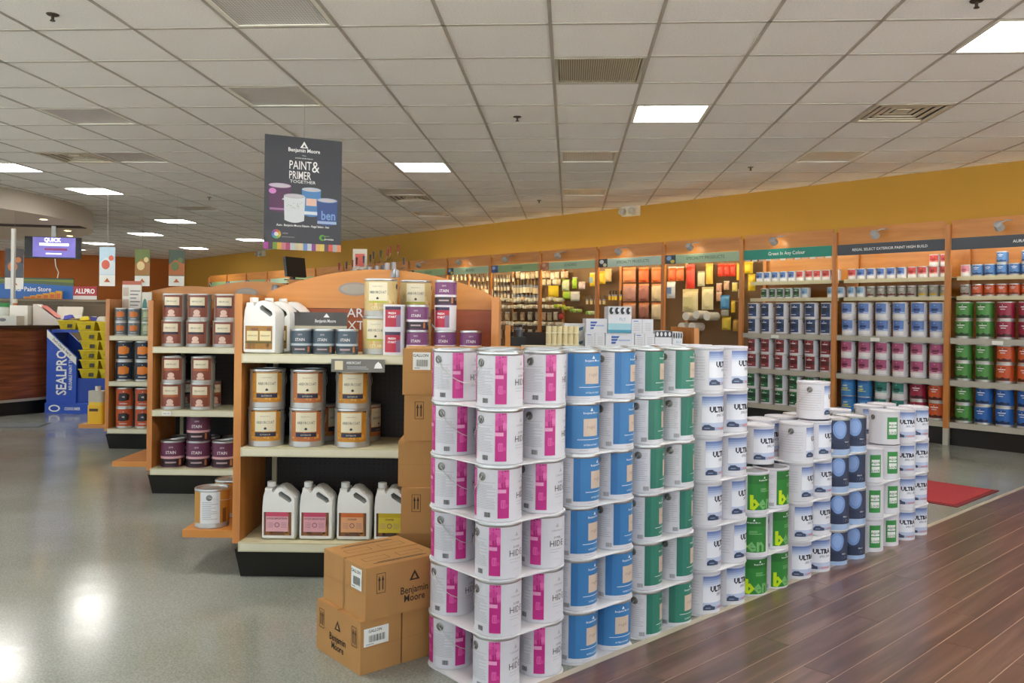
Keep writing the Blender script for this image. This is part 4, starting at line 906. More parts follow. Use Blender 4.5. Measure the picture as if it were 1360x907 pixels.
# cream roller bundles
for k, px in enumerate((735.5, 757.5)):
    t = thing('roller_bundle', 'bundle of cream roller sleeves standing on end, %s' % ('first', 'second')[k], 'paint rollers', (on_px(px, d + .04), d + .05, ZD + .0005), 0, 'roller bundles on the low gondola')
    q = thing('x', None, None); bpy.data.objects.remove(q)
    for i in range(-1, 2):
        for j in (0, 1):
            m = MB(); m.lathe([(.017, 0), (.019, .004), (.019, .176), (.017, .18), (.010, .18), (.010, .17)], mat('e4d6a8', .9, var=.1, scale=120, bump=.3, name='cream_pile'), 14); m.build('roller_sleeve', t, (i * .038, j * .038 - .02, 0))
    for z in (.05, .13): MB().bx(-.06, .06, -.0425, -.041, z, z + .006, C('f0ead0')).build('band', t)

# ================================================================== WALL SHELVING along the gold wall
FB, W0, LB = 8.93, 3.534, 1.21                       # post line, right-hand post of the first whole bay, bay width
SHZ = (.234, .656, 1.080, 1.507, 1.708)
def bay_frame(k):                                    # left-hand post of bay k: bay 0 reaches out of the picture, bay 1 is the next one left
    return BW(FB, W0 + LB * k)
SIGN = {0: ('3d434c', 'AURA EXTERIOR PAINT', INKW), 1: ('3d434c', 'REGAL SELECT EXTERIOR PAINT HIGH BUILD', INKW), 2: ('0f8a78', 'Green In Any Colour', INKW)}
PALE = mat('a9c3a4', .5, var=.03, name='pale_green_sign'); MID = mat('8fae7c', .5, var=.03, name='mid_green_sign'); INKS = mat('5f7a62', .6, name='sign_green_ink')
TXT = {3: 'SPECIALTY PRODUCTS', 4: 'SPECIALTY PRODUCTS', 5: 'SUNDRIES', 6: 'SUNDRIES', 7: 'BRUSHES', 8: 'ROLLERS'}
BAYN = {0: 'under cut-off slate sign', 1: 'under whole slate sign', 2: 'under teal sign'}
posts = []
def wall_bay(k, simple=False):
    x, y = bay_frame(k)
    names = {0: 'wall shelf bay under the slate sign at the picture edge', 1: 'wall shelf bay under the long slate sign', 2: 'wall shelf bay under the teal sign', 3: 'pegboard bay beside the teal sign bay', 4: 'pegboard bay with orange cloth packs', 5: 'pegboard bay with yellow sponge pack', 6: 'pegboard bay full of small brushes', 7: 'pegboard bay half hidden by the arched header', 8: 'pegboard bay behind the stain gondola'}
    t = thing('wall_shelf_bay', names.get(k, 'distant wall shelf bay, %s beyond the pegboard bays' % NTH[max(0, k - 9)]), 'shelving', (x, y, 0), RZW, 'shelf bays along the gold wall')
    m = MB(); m.bx(-.026, .026, -.02, .02, .17, 2.227, ORANGE_V); p_ = m.build('post', t); MB().bx(-.026, .026, -.02, .02, 0, .17, GREYSH).build('post_foot', t)
    MB().bx(-.022, .022, .50, .53, .0, 2.08, ORANGE_V).build('rear_post', t)
    MB().bx(.028, LB - .028, .01, .026, 2.09, 2.272, ORANGE).build('header_panel', t)
    MB().bx(.001, LB - .001, .54, .56, 0, 2.16, PEG_B if 3 <= k else ORANGE).build('back_panel', t)
    sg = thing('sign_strip', None, None); del_ = sg
    sg.parent = t
    if k in SIGN: bgm, tx, ink = C(SIGN[k][0]), SIGN[k][1], SIGN[k][2]
    else: bgm, tx, ink = (PALE if k % 2 else MID) if k != 4 else mat('bcd3c8', .5, name='light_sign'), TXT.get(k, ''), INKS
    MB().bx(.03, LB - .03, -.004, .004, 1.969, 2.088, bgm).build('sign_board', sg)
    if tx:
        mm = MB(); sz = .058 if k > 1 else .040; mm.text(tx, LB / 2 + (.06 if k > 2 else 0 if k else .2), 2.012, sz, -.0055, ink, .006, sx=1.0 if k != 2 else .95); mm.build('sign_lettering', sg)
    if k > 2:
        mm = MB(); cc = [('3a4658', '8fb0d8', 'd8c04a'), ('2c3038', 'c8d0d8', 'e0d8b0'), ('b5704a', 'd9a080', 'c98a6a'), ('3a5a9a', 'a8c0e0', '2a3040')][(k - 3) % 4]
        mm.rect(.03, .20, 1.969, 2.088, -.0052, C(cc[0])); mm.disc(.09, 2.045, .04, .03, -.006, C(cc[1])); mm.disc(.15, 2.0, .035, .025, -.0065, C(cc[2])); mm.build('sign_picture', sg)
    if k == 2:
        mm = MB()
        for q in range(12): mm.rect(.05 + q * .095, .12 + q * .095, 1.948, 1.969, -.003, PAPER if q % 2 else C('d9b8a0'))
        mm.build('sign_fringe', sg)
    if simple:
        MB().bx(.028, LB - .028, .03, .53, .20, .234, GREYSH).build('shelf', t); return t
    # grey spotlight on the header
    G_ = mat('b9b9bb', .4, metal=.3, name='pale_grey_spotlight'); xs = LB * .42; mm = MB()
    mm.tube([(xs + .07, .012, 2.23), (xs + .05, -.08, 2.225), (xs + .02, -.13, 2.20)], .007, G_, 8); M = Matrix.Rotation(R_(62), 3, 'X')
    mm.lathe([(.016, .04), (.036, .03), (.044, -.04), (.038, -.04), (.032, -.015)], G_, 18, (xs, -.13, 2.17), M=M); hs = mm.build('spotlight', t)
    bl = MB(); bl.lathe([(.031, -.022), (.025, -.026)], mat('fff0cf', .4, var=.01, emit=14, name='spot_bulb') if k in (2, 3, 4, 7) else mat('c9c9c4', .3, name='spot_bulb_off'), 14, (xs, -.13, 2.17), M=M); bl.build('bulb', hs)
    if k < 3:
        for q, z in enumerate(SHZ):
            y0 = 0.0 if q < 3 else .15; mt = CREAM if q > 2 else GREYSH
            mm = MB(); mm.bx(.03, LB - .03, y0, .53, z - .010, z, mt); mm.bx(.03, LB - .03, y0 - .006, y0 + .006, z - (.055 if q < 3 else .04), z + .001, mt); s_ = mm.build('shelf', t)
        MB().bx(.03, LB - .03, .03, .05, 0, .178, BLACK).build('kick_plate', t)
        for z, xx in ((1.055, .42),): MB().bx(xx, xx + .1, -.009, -.0065, z - .03, z + .01, PAPER).build('price_card', t)
    else:
        mm = MB(); mm.bx(.03, LB - .03, 0, .53, .224, .234, GREYSH); mm.bx(.03, LB - .03, -.006, .006, .18, .235, GREYSH); mm.build('shelf', t)
        MB().bx(.03, LB - .03, .03, .05, 0, .178, BLACK).build('kick_plate', t)
    mm = MB(); M = Matrix.Rotation(R_(90), 3, 'Y'); mm.lathe([(.013, -.54), (.013, .54)], mat('ffe2b8' if k > 2 else 'fff0d4', .4, var=.01, emit=STRIP_E * (1.0 if k > 2 else .55), name='strip_lamp'), 10, (LB / 2, .05, 2.05), M=M); mm.build('strip_lamp', t)
    MB().bx(.04, LB - .04, .035, .065, 2.068, 2.085, WHITEP).build('lamp_batten', t)
    return t
def end_post(k):
    x, y = bay_frame(k); return x, y
bays = {k: wall_bay(k) for k in range(0, 9)}
for k in range(9, 17): bays[k] = wall_bay(k, True)
def wcan(k, kd, x, y, z, rz, lb, grp, parts=('lid', 'label', 'handle')):
    bx_, by_ = bay_frame(k); c, s_ = math.cos(RZW), math.sin(RZW)
    return can(kd, bx_ + x * c - y * s_, by_ + x * s_ + y * c, z, RZW + rz, lb, grp, parts)
CN = {'w_navy': 'navy-label', 'w_red': 'dark-red-label', 'w_forest': 'forest-green-label', 'w_peri': 'periwinkle-label', 'w_mauve': 'mauve-label', 'w_teal': 'teal-label', 'w_green': 'green', 'w_crimson': 'crimson', 'w_orange': 'orange', 'w_blue': 'blue', 'w_seal': 'bright-blue',
      'q_blue': 'blue-label', 'q_red': 'red-label', 'q_grn': 'green-label', 'q_sky': 'sky-blue', 'q_greyred': 'grey and red', 'q_greyyel': 'grey and yellow', 'q_orange': 'orange', 'q_steel': 'steel-blue', 'q_pink': 'pink-label'}
SN = ['bottom shelf', 'second shelf', 'third shelf', 'narrow fourth shelf', 'top shelf']
def gallon_row(k, q, kinds, x0=.125, step=.191, y=.095):
    for i, kd in enumerate(kinds):
        for j in (0, 1):
            wcan(k, kd, x0 + i * step + rs.uniform(-.004, .004), y + rs.uniform(0, .01), SHZ[q] + .0005 + j * GH, R_(rs.uniform(-9, 9)), '%s gallon, %s from left, %s layer, %s %s' % (CN[kd], NTH[i], ('lower', 'upper')[j], SN[q], BAYN[k]), 'gallons on the ' + SN[q] + ' ' + BAYN[k])
def quart_row(k, q, kinds, x0=.14, step=.1, up=()):
    for i, kd in enumerate(kinds):
        if kd is None: continue
        wcan(k, kd, x0 + i * step + rs.uniform(-.001, .001), .222 + rs.uniform(0, .012), SHZ[q] + .0005, R_(rs.uniform(-12, 12)), '%s quart, %s from left, %s %s' % (CN[kd], NTH[i], SN[q], BAYN[k]), 'quarts on the ' + SN[q] + ' ' + BAYN[k], ('lid', 'label'))
        if i in up: wcan(k, kd, x0 + i * step, .228, SHZ[q] + .0005 + QH, R_(rs.uniform(-12, 12)), '%s quart stacked above the %s from left, %s %s' % (CN[kd], NTH[i], SN[q], BAYN[k]), 'quarts on the ' + SN[q] + ' ' + BAYN[k], ('lid', 'label'))
gallon_row(2, 2, ['w_navy'] * 6); gallon_row(2, 1, ['w_red'] * 6); gallon_row(2, 0, ['w_forest'] * 6)
quart_row(2, 4, ['q_blue'] * 5 + ['q_red'] * 5, .12, .1095); quart_row(2, 3, ['q_grn'] * 5 + ['q_sky', None, None, 'q_sky', 'q_sky'], .19, .1085)
gallon_row(1, 2, ['w_peri'] * 6); gallon_row(1, 1, ['w_mauve'] * 6); gallon_row(1, 0, ['w_seal', 'w_seal', 'w_teal', 'w_teal', 'w_crimson', 'w_orange'])
quart_row(1, 4, ['q_red'] + ['q_blue'] * 5 + ['q_red'] * 4, .09, .112, up=(8, 9)); quart_row(1, 3, ['q_sky'] * 2 + ['q_greyred'] * 5 + ['q_greyyel'] * 3, .09, .112)
gallon_row(0, 2, ['w_green', 'w_green', 'w_crimson', 'w_crimson', 'w_orange', 'w_orange']); gallon_row(0, 1, ['w_green', 'w_green', 'w_orange', 'w_orange', 'w_blue', 'w_blue']); gallon_row(0, 0, ['w_green', 'w_blue', 'w_blue', 'w_blue', 'w_crimson', 'w_crimson'])
quart_row(0, 4, ['q_pink'] + ['q_steel'] * 5 + ['q_pink'] * 4, .09, .112, up=(3, 5)); quart_row(0, 3, ['q_greyred'] + ['q_orange'] * 9, .09, .112)

# ------------------------------------------------------------------ goods hung on the pegboards
def px_bay(k, px, py, yb):                            # picture position -> place on the board of bay k, yb metres behind the posts
    u, v = uv(px, py); r = u / F; b0 = FB + yb; Y = b0 / (r * BV[0] + BV[1]); X = r * Y
    ww = X * WV[0] + Y * WV[1]; return (W0 + LB * k - ww, HCAM - v / F * Y)
def bag_mesh(w, h_, d, mt, head, hm):
    m = MB(); nx, nz = 5, 6; vs = []; fs = []
    for s_ in (-1, 1):
        for j in range(nz + 1):
            for i in range(nx + 1):
                a, c = i / nx * 2 - 1, j / nz; bul = (1 - a ** 4) * (1 - (2 * c - 1) ** 6)
                vs.append((a * w / 2, s_ * (.004 + d / 2 * max(0, bul) * (1 + .15 * math.sin(5 * a + 7 * c))), -h_ + c * h_ * .9))
    n = (nx + 1) * (nz + 1)
    for s_ in (0, 1):
        for j in range(nz):
            for i in range(nx):
                q = [s_ * n + j * (nx + 1) + i, s_ * n + j * (nx + 1) + i + 1, s_ * n + (j + 1) * (nx + 1) + i + 1, s_ * n + (j + 1) * (nx + 1) + i]; fs.append(tuple(q if s_ == 0 else q[::-1]))
    m.add(vs, fs, mt, True); m.bx(-w / 2, w / 2, -.004, .004, -h_ * .16, 0, hm); m.tube([(0, .0, -.012), (0, .5, -.012)][:1] + [(0, .03, -.012)], .003, STEEL, 5)
    return m
def hung(k, nm, label, cat, px, py, parts, yb=.40, grp=None):
    """parts: list of (name, MB); the thing hangs from a peg on the board of bay k"""
    x, z = px_bay(k, px, py, yb)
    while x < 0: k += 1; x += LB
    while x > LB: k -= 1; x -= LB
    bx_, by_ = bay_frame(k); c, s_ = math.cos(RZW), math.sin(RZW)
    x = min(max(x, .05), LB - .05)
    t = thing(nm, label, cat, (bx_ + x * c - yb * s_, by_ + x * s_ + yb * c, z), RZW, grp or 'goods on pegboards')
    for n_, m_ in parts: m_.build(n_, t)
    pg = MB(); pg.tube([(0, .54 - yb, -.010), (0, -.012, -.010), (0, -.018, .004)], .0028, STEEL, 5); pg.build('peg_hook', t)
    return t
def packbag(k, px0, px1, py0, py1, col, hcol, lb, yb=.42, mark=None):
    sc = 1.0
    x0, z0 = px_bay(k, px0, py0, yb); x1, z1_ = px_bay(k, px1, py0, yb); zt = z0; zb = px_bay(k, px0, py1, yb)[1]
    w, h_ = abs(x1 - x0) * .84, zt - zb; ps = [('pack', bag_mesh(w, h_, min(.09, w * .5), C(col), 0, C(hcol)))]
    if mark: ps.append(('label', MB().rect(-w * .28, w * .28, -h_ * .75, -h_ * .35, -min(.09, w * .5) / 2 - .012, C(mark))))
    hung(k, 'hanging_pack', lb, 'packaged goods', (px0 + px1) / 2, py0, ps, yb)
B3 = 'beside the teal bay'; B4 = 'in the orange cloth bay'; B5 = 'in the yellow sponge bay'; B6 = 'in the brush bay'
packbag(3, 887, 899, 354, 373, 'e2652c', 'd9d0c0', 'orange cloth pack hanging high, left, ' + B3); packbag(3, 899, 911, 354, 373, 'dd7038', 'd9d0c0', 'orange cloth pack hanging high, second from left, ' + B3); packbag(3, 911, 924, 351, 383, 'd8412c', 'c83a28', 'tall red pack hanging high ' + B3)
packbag(3, 926, 937, 360, 380, 'd9cfae', 'b0a890', 'cream narrow pack hanging high ' + B3); packbag(3, 937, 948, 350, 377, 'ddb84e', 'd8a93a', 'yellow tall pack hanging high ' + B3)
for i, px in enumerate((953, 961, 969)): packbag(3, px, px + 9, 350, 367, 'c9371f', 'd04a2a', 'red pouch, %s of three at the top, %s' % (NTH[i], B3))
packbag(3, 978, 984, 349, 372, 'dcb22a', 'caa21e', 'narrow yellow pouch next to red pouches ' + B3); packbag(3, 988, 1001, 347, 363, 'e3c01f', 'd0b01a', 'bright yellow bag, upper, seen past the post ' + B3); packbag(3, 993, 1004, 364, 386, 'e3c01f', 'c8a818', 'bright yellow bag, lower, seen past the post ' + B3)
packbag(3, 885, 898, 374, 396, 'd8dade', 'e8e4d8', 'white pack with blue picture ' + B3, mark='5a6f9a'); packbag(3, 905, 929, 384, 414, 'e0d2a0', 'd9c990', 'large cream cloth bag, %s' % B3, mark='c9c08a'); packbag(3, 931, 949, 381, 411, 'e3d7a8', 'd9cc96', 'cream cloth bag with folded sheets %s' % B3)
for i, (px, py, cc) in enumerate(((951, 376, 'd8a088'), (961, 373, 'd9b090'), (972, 375, 'd9c46a'), (951, 388, 'd0a080'), (980, 384, 'c9b48a'))): packbag(3, px, px + 8, py, py + 12, cc, 'e8dcc8', 'small blister pack, %s of the five under the red pouches, %s' % (NTH[i], B3), yb=.46)
packbag(3, 956, 970, 392, 410, '4f8fc0', '3f7fb4', 'blue pouch in the middle ' + B3); packbag(3, 957, 969, 411, 420, '9a9690', '8a8680', 'grey pouch under the blue one ' + B3); packbag(3, 971, 977, 399, 415, 'd9b82a', 'c8a822', 'yellow slim bottle pack right of the blue pouch'); packbag(3, 958, 972, 420, 438, 'cdb43a', 'b09a2c', 'mustard pouch low ' + B3); packbag(3, 973, 982, 424, 440, 'b88a3a', 'a0782c', 'brown pouch low next to the mustard one')
for i, (px, py) in enumerate(((800, 360), (808, 357))): packbag(4, px - 5, px + 5, py, py + 17, ('e0b828', 'ddb97a')[i], ('d0a81c', 'd0a868')[i], '%s small bag at the top left %s' % (('yellow', 'peach')[i], B4))
for r_, (py0, py1, cs, hs_) in enumerate(((355, 375, ('d88a5c', 'd9642c', 'd8703a'), ('e0843c',) * 3), (377, 400, ('b9877a', 'a86a5c', 'e0c9a0'), ('e09a64',) * 3), (402, 424, ('b58a78', '9c6250', 'dcc8a4'), ('dd8440',) * 3))):
    for i, (a, b_) in enumerate(((826, 846), (847.5, 863), (864.5, 879))): packbag(4, a, b_, py0, py1, cs[i], hs_[i], 'cloth pack, row %s, %s from left, %s' % (('one', 'two', 'three')[r_], NTH[i], B4))
def brush(k, px, py, sc, hc, bc, lb, yb=.46):
    m1 = MB(); m1.box((0, 0, -.03 * sc), (.016 * sc, .012 * sc, .06 * sc), C(hc)); m2 = MB(); m2.box((0, 0, -.07 * sc), (.045 * sc, .018 * sc, .024 * sc), STEEL); m3 = MB(); m3.box((0, 0, -.11 * sc), (.044 * sc, .016 * sc, .058 * sc), C(bc), top=1.05)
    hung(k, 'paint_brush', lb, 'paint brush', px, py, [('handle', m1), ('ferrule', m2), ('bristles', m3)], yb, 'brushes on pegboards')
for i in range(5): brush(4 if i > 3 else 5, 780 + 5.6 * i, 392, 1.0, '6a5a40', 'd9c08a', 'cream-bristled brush, %s of five across the post' % NTH[i])
for i in range(4): brush(4, 810 + 4.4 * i, 386, 1.0, '3a3024', 'e0b82a', 'yellow-bristled brush, %s of four' % NTH[i])
# bay 5
packbag(5, 727, 743, 379, 394, 'e8c81c', 'd8b81a', 'bright yellow sponge pack hanging mid height'); packbag(5, 757, 771, 387, 400, 'd0ccc8', 'd9d4c8', 'pale grey cloth bundle hanging mid height'); packbag(5, 746, 757, 371, 386, 'd8dcb0', '9ab84a', 'pale green pack beside the yellow sponge pack'); packbag(5, 760, 767, 368, 383, '9abf2a', 'd8d8b8', 'lime green pack high ' + B5); packbag(5, 768, 778, 374, 384, 'd8c0c0', 'd9c8b0', 'pinkish pack beside the lime green pack'); packbag(5, 783, 792, 362, 380, 'e0b828', 'd8c890', 'yellow pack with blue window ' + B5, mark='7f9fb8'); packbag(5, 747, 758, 387, 397, 'a8c83a', 'c0d060', 'green foam pack under the pale green one')
rs2 = random.Random(21)
def roller_pack(k, px, py, r, ln, cols, lb, yb=.34, n=3, cat='paint rollers'):
    ps = []
    for i in range(n):
        m = MB(); M = Matrix.Rotation(R_(90), 3, 'X'); m.lathe([(r * .55, 0), (r, .004), (r, ln), (r * .55, ln + .004)], mat(cols[i % len(cols)], .95, var=.12, scale=90, bump=.25), 14, ((i - (n - 1) / 2) * 2 * r, .10, -.03), M=M); ps.append(('roller_sleeve', m))
    m = MB(); m.bx(-n * r, n * r, -.01, .01, -.035, .0, C('e3ded0')); ps.append(('header_card', m))
    hung(k, 'roller_pack', lb, cat, px, py, ps, yb, 'roller sleeves on pegboards')
for i, (px, py, cc) in enumerate(((742, 404, ('9abf3a', 'd8d04a')), (753, 407, ('8fb83a', 'c8c84a')), (764, 410, ('7fb04a', 'a8c86a')), (785, 413, ('7fb84a', 'cfe0a8')))): roller_pack(5, px, py, .028, .16, cc, 'green and yellow roller sleeve pack, %s from left' % NTH[i], n=2)
packbag(5, 741, 748, 416, 424, 'c8402c', 'b83a28', 'small red pouch under the green rollers')
# bay 3 grey rollers
for i, (px, py) in enumerate(((918, 417), (932, 415), (946, 417), (912, 431), (926, 431))): roller_pack(3, px, py, .056, .22, ('d8d6d0', 'c9c6be', 'e0ded8'), 'grey-white roller sleeve pack, %s of the five low %s' % (NTH[i], B3), n=1)
# rows of small cream and white goods in bays 5, 6 and 7
pal = ['e3d3ae', 'd9bf94', 'ece4d0', 'd8b088', 'c9b898', 'efe6cc', 'd9c8a8', 'b8a68a']
def small_row(k, px0, px1, py, n, kindn, hgt, lbl, row):
    for i in range(n):
        px = px0 + (px1 - px0) * i / max(1, n - 1); lb = '%s, %s from left in the %s row, %s' % (lbl, NTH[i], row, {5: B5, 6: B6, 7: 'in the half hidden bay'}[k])
        yy = py + rs2.uniform(-1, 1) - (px - px0) * .0
        if kindn == 'brush': brush(k, px, yy, hgt / .115, rs2.choice(['8a6a40', '3a342c', 'd9c8a0', '2a2622']), rs2.choice(pal), lb)
        elif kindn == 'roll': roller_pack(k, px, yy, .029, .14, (rs2.choice(pal), rs2.choice(['ece8dc', 'e0d8c4'])), lb, n=2)
        else: packbag(k, px - 3.2, px + 3.2, yy, yy + hgt, rs2.choice(pal), rs2.choice(['f0e8d8', 'd0a070', 'e8c8a0']), lb, yb=.45)
small_row(5, 722, 752, 361, 6, 'pack', 9, 'small peach blister card', 'top'); small_row(5, 722, 744, 370.5, 4, 'pack', 8, 'small pink blister card', 'second'); small_row(5, 723, 738, 395, 3, 'roll', 0, 'white mini roller pack', 'third'); small_row(5, 722, 736, 405, 3, 'roll', 0, 'white mini roller pack', 'fourth'); small_row(5, 722, 738, 414, 3, 'pack', 11, 'cream boxed roller kit', 'fifth'); small_row(5, 722, 738, 428, 3, 'roll', 0, 'grey roller pack', 'sixth')
small_row(6, 658, 682, 365, 7, 'brush', .10, 'short dark-handled brush', 'top left'); small_row(6, 658, 680, 374, 6, 'brush', .12, 'small black-handled brush', 'second left'); small_row(6, 658, 680, 384, 6, 'brush', .12, 'grey-ferrule brush', 'third left'); small_row(6, 688, 714, 361, 5, 'pack', 9, 'peach blister card', 'top right'); small_row(6, 684, 715, 371, 8, 'brush', .19, 'long cream-bristled brush', 'second right'); small_row(6, 684, 715, 384, 7, 'brush', .19, 'wide cream-bristled brush', 'third right'); small_row(6, 662, 714, 396, 8, 'roll', 0, 'cream mini roller pack', 'fourth'); small_row(6, 662, 714, 405, 8, 'roll', 0, 'white mini roller pack', 'fifth'); small_row(6, 664, 714, 414, 6, 'pack', 11, 'boxed roller kit', 'sixth'); small_row(6, 664, 714, 427, 7, 'roll', 0, 'grey roller pack', 'seventh'); small_row(6, 664, 714, 437, 6, 'pack', 12, 'boxed tray kit', 'eighth')
small_row(7, 602, 648, 363, 9, 'brush', .11, 'short pale-handled brush', 'top'); small_row(7, 626, 650, 373, 6, 'brush', .12, 'short brush', 'second'); small_row(7, 642, 652, 384, 3, 'pack', 12, 'cream card pack', 'third')
# --- emergency light units on the gold wall
for k, (px, py) in enumerate(((841, 281), (350, 337))):
    u, v = uv(px, py); r = u / F; Y = BMAX / (r * BV[0] + BV[1]); X = r * Y; z = HCAM - v / F * Y
    t = thing('emergency_light', ('white twin-head emergency light on the gold wall above the pegboards', 'white emergency light far along the gold wall')[k], 'light', (X - BV[0] * .052, Y - BV[1] * .052, z), RZW, 'emergency lights')
    MB().bx(-.14, .14, -.05, .05, -.07, .07, mat('d9d5c6', .5)).build('housing', t)
    for sx in (-.09, .09): mm = MB(); mm.lathe([(.03, .05), (.05, .03), (.055, -.02), (.045, -.02), (.03, 0)], mat('b5b2a8', .4), 14, (sx, -.09, -.01), M=Matrix.Rotation(R_(80), 3, 'X')); mm.build('lamp_head', t)

# ================================================================== HANGING BANNER
Lx, Ly, _ = atd(351, 250, 6.48); Rx, Ry, _ = atd(453.5, 250, 6.74); bw_ = math.hypot(Rx - Lx, Ry - Ly); zt, zb = 2.625, 1.742; bhh = zt - zb
t = thing('hanging_banner', 'charcoal paint and primer banner with four printed cans hung from the ceiling', 'banner', ((Lx + Rx) / 2, (Ly + Ry) / 2, zb), math.atan2(Ry - Ly, Rx - Lx))
MB().bx(-bw_ / 2, bw_ / 2, -.006, .006, 0, bhh, mat('3f4048', .45, name='charcoal_board')).build('board', t)
q = .00131; fx = lambda x: (x - 376) * q; fz = lambda y: bhh - (y - 140 + (x_ - 376) * -.06 if False else y - 142) * q * 1.0
m = MB(); y0 = -.0068; y1 = -.0074; y2 = -.008; y3 = -.0086
m.poly([(fx(352), fz(205)), (fx(400), fz(205)), (fx(376), fz(165))], y0, INKW); m.poly([(fx(366), fz(200)), (fx(386), fz(200)), (fx(376), fz(184))], y1, C('3f4048'))
m.text('Benjamin Moore', fx(376), fz(230), .042, y0, INKW, .015, sx=.88); m.text('These', fx(376), fz(253), .012, y0, INKW); m.text('premium quality features', fx(376), fz(270), .016, y0, INKW, sx=.85)
m.text('PAINT', fx(287), fz(334), .095, y0, INKW, .004, 'LEFT', sx=.66); m.text('PRIMER', fx(287), fz(392), .088, y0, INKW, .004, 'LEFT', sx=.60); m.text('&', fx(445), fz(345), .125, y0, INKW, .0, 'CENTER', sx=.8)
m.text('TOGETHER', fx(370), fz(416), .034, y0, INKW, .0, sx=1.15)
def pcan(cx, top, w, h_, body, rim, y, extra):
    x0, x1 = fx(cx - w / 2), fx(cx + w / 2); zt_, zb_ = fz(top), fz(top + h_); e = (x1 - x0) * .11; n = 10
    low = [(x0 + (x1 - x0) * (.04 + .92 * k / n), zb_ - e * math.sin(math.pi * k / n)) for k in range(n + 1)]
    m.poly(low + [(x1, zt_), (x0, zt_)], y, C(body)); m.disc((x0 + x1) / 2, zt_, (x1 - x0) / 2, e, y - .0003, C(rim)); m.disc((x0 + x1) / 2, zt_, (x1 - x0) * .42, e * .7, y - .0005, C('c9c4cc'))
    extra(x0, x1, zb_, zt_, y - .0004)
def ex1(x0, x1, a, b_, y): m.disc(x0 + .03, b_ - .045, .028, .022, y, C('d98ad0')); m.text('Aura', x1 - .045, a + .08, .022, y, INKW, .01); m.rect(x0 + .01, x1 - .005, a, a + .016, y, C('a878a8'))
def ex2(x0, x1, a, b_, y):
    for k in range(14): m.disc(x0 + .02 + random.random() * .12, b_ - .04 - random.random() * .06, .004, .003, y, C('8fb09a'))
    m.text('natura', (x0 + x1) / 2, a + .09, .03, y, C('c9d4cc'))
def ex3(x0, x1, a, b_, y): m.rect(x0 + .035, x1 - .035, a + .07, b_ - .07, y, C('e8c0b0')); m.rect(x0 + .005, x1 - .005, a, a + .025, y, C('dfe6f0'))
def ex4(x0, x1, a, b_, y): m.text('ben', (x0 + x1) / 2 + .01, a + .03, .10, y, C('7fa3dc'), .02, sx=.8); m.rect(x0 + .006, x1 - .006, a - .004, a + .018, y, C('a8bce0'))
pcan(422, 450, 115, 150, '4f86c0', 'b9c8d8', y1, ex3); pcan(236, 438, 130, 145, '5c3358', 'c8a8c8', y1, ex1); pcan(322, 495, 125, 145, 'd9dee2', 'b5bac0', y2, ex2); pcan(517, 508, 125, 140, '36508f', '9fb0d0', y3, ex4)
m.text('Aura - Benjamin Moore Natura - Regal Select - ben', fx(375), fz(676), .024, y0, INKW, .012, sx=.82)
for k in range(8):
    a0 = 2 * math.pi * k / 8; m.poly([(fx(218), fz(725))] + [(fx(218) + .036 * math.cos(a0 + .13 * i), fz(725) + .036 * math.sin(a0 + .13 * i)) for i in range(7)], y0, C(['d8a03a', 'c8643a', 'b04a8a', '6a58b0', '4a86c8', '4aa89a', '8ab84a', 'd8c84a'][k]))
m.disc(fx(218), fz(725), .016, .016, y1, C('e8e4e4')); m.text('colour', fx(252), fz(722), .018, y0, INKL, 0, 'LEFT'); m.rect(fx(250), fx(325), fz(742), fz(738), y0, INKG)
m.disc(fx(490), fz(735), .024, .024, y0, C('5aa83a')); m.disc(fx(495), fz(735), .013, .013, y1, C('3f4048')); m.text('green', fx(505), fz(728), .016, y1, C('8ac05a'), 0, 'LEFT'); m.text('promise', fx(503), fz(748), .022, y1, INKW, .01, 'LEFT')
st = ['b04aa0', '4f3a4a', '7a9a3a', 'd8a83a', 'c87a8a', 'b04a6a', 'b9c0c8', 'c8bfa0', 'd8c8a0', '6f8fc8', 'c8ccd4', '8a4a90', 'e0b06a', 'e0c860', '6a4a5a', 'd85a4a', 'b0b4b0', 'e08a5a']
for k, c in enumerate(st): m.rect(-bw_ / 2 + bw_ * k / len(st), -bw_ / 2 + bw_ * (k + 1) / len(st), 0, .055, y0, C(c))
m.build('printed_face', t); m = MB(); m.tube([(0, 0, bhh), (0, 0, ZC - zb - .005)], .0018, mat('8a8a88', .4)); m.build('hanging_wire', t)

# ================================================================== FLOOR MATS
def bwmat(b0, b1, w0, w1, col, lb, edge):
    c = BW((b0 + b1) / 2, (w0 + w1) / 2); t = thing('floor_mat', lb, 'mat', (c[0], c[1], 0), RZW + R_(2))
    MB().bx(-(w1 - w0) / 2, (w1 - w0) / 2, -(b1 - b0) / 2, (b1 - b0) / 2, 0, .006, mat(edge, .8)).build('border', t); MB().bx(-(w1 - w0) / 2 + .03, (w1 - w0) / 2 - .03, -(b1 - b0) / 2 + .03, (b1 - b0) / 2 - .03, .001, .010, mat(col, .95, var=.15, scale=160, bump=.4)).build('pile', t)
bwmat(5.95, 6.78, 2.30, 3.5, 'a8343a', 'red entrance mat lying between the can stack and wall shelves', '7a2a2c')
x0, y0_ = atz(20, 565, 0); t = thing('floor_mat', 'small grey mat on the floor before the counter', 'mat', (x0, y0_, 0), R_(12)); MB().bx(-.45, .28, -.18, .18, 0, .008, mat('6a6f72', .9, var=.12, scale=90)).build('pile', t); MB().bx(-.47, .30, -.20, .20, 0, .004, mat('4a4e50', .8)).build('border', t)

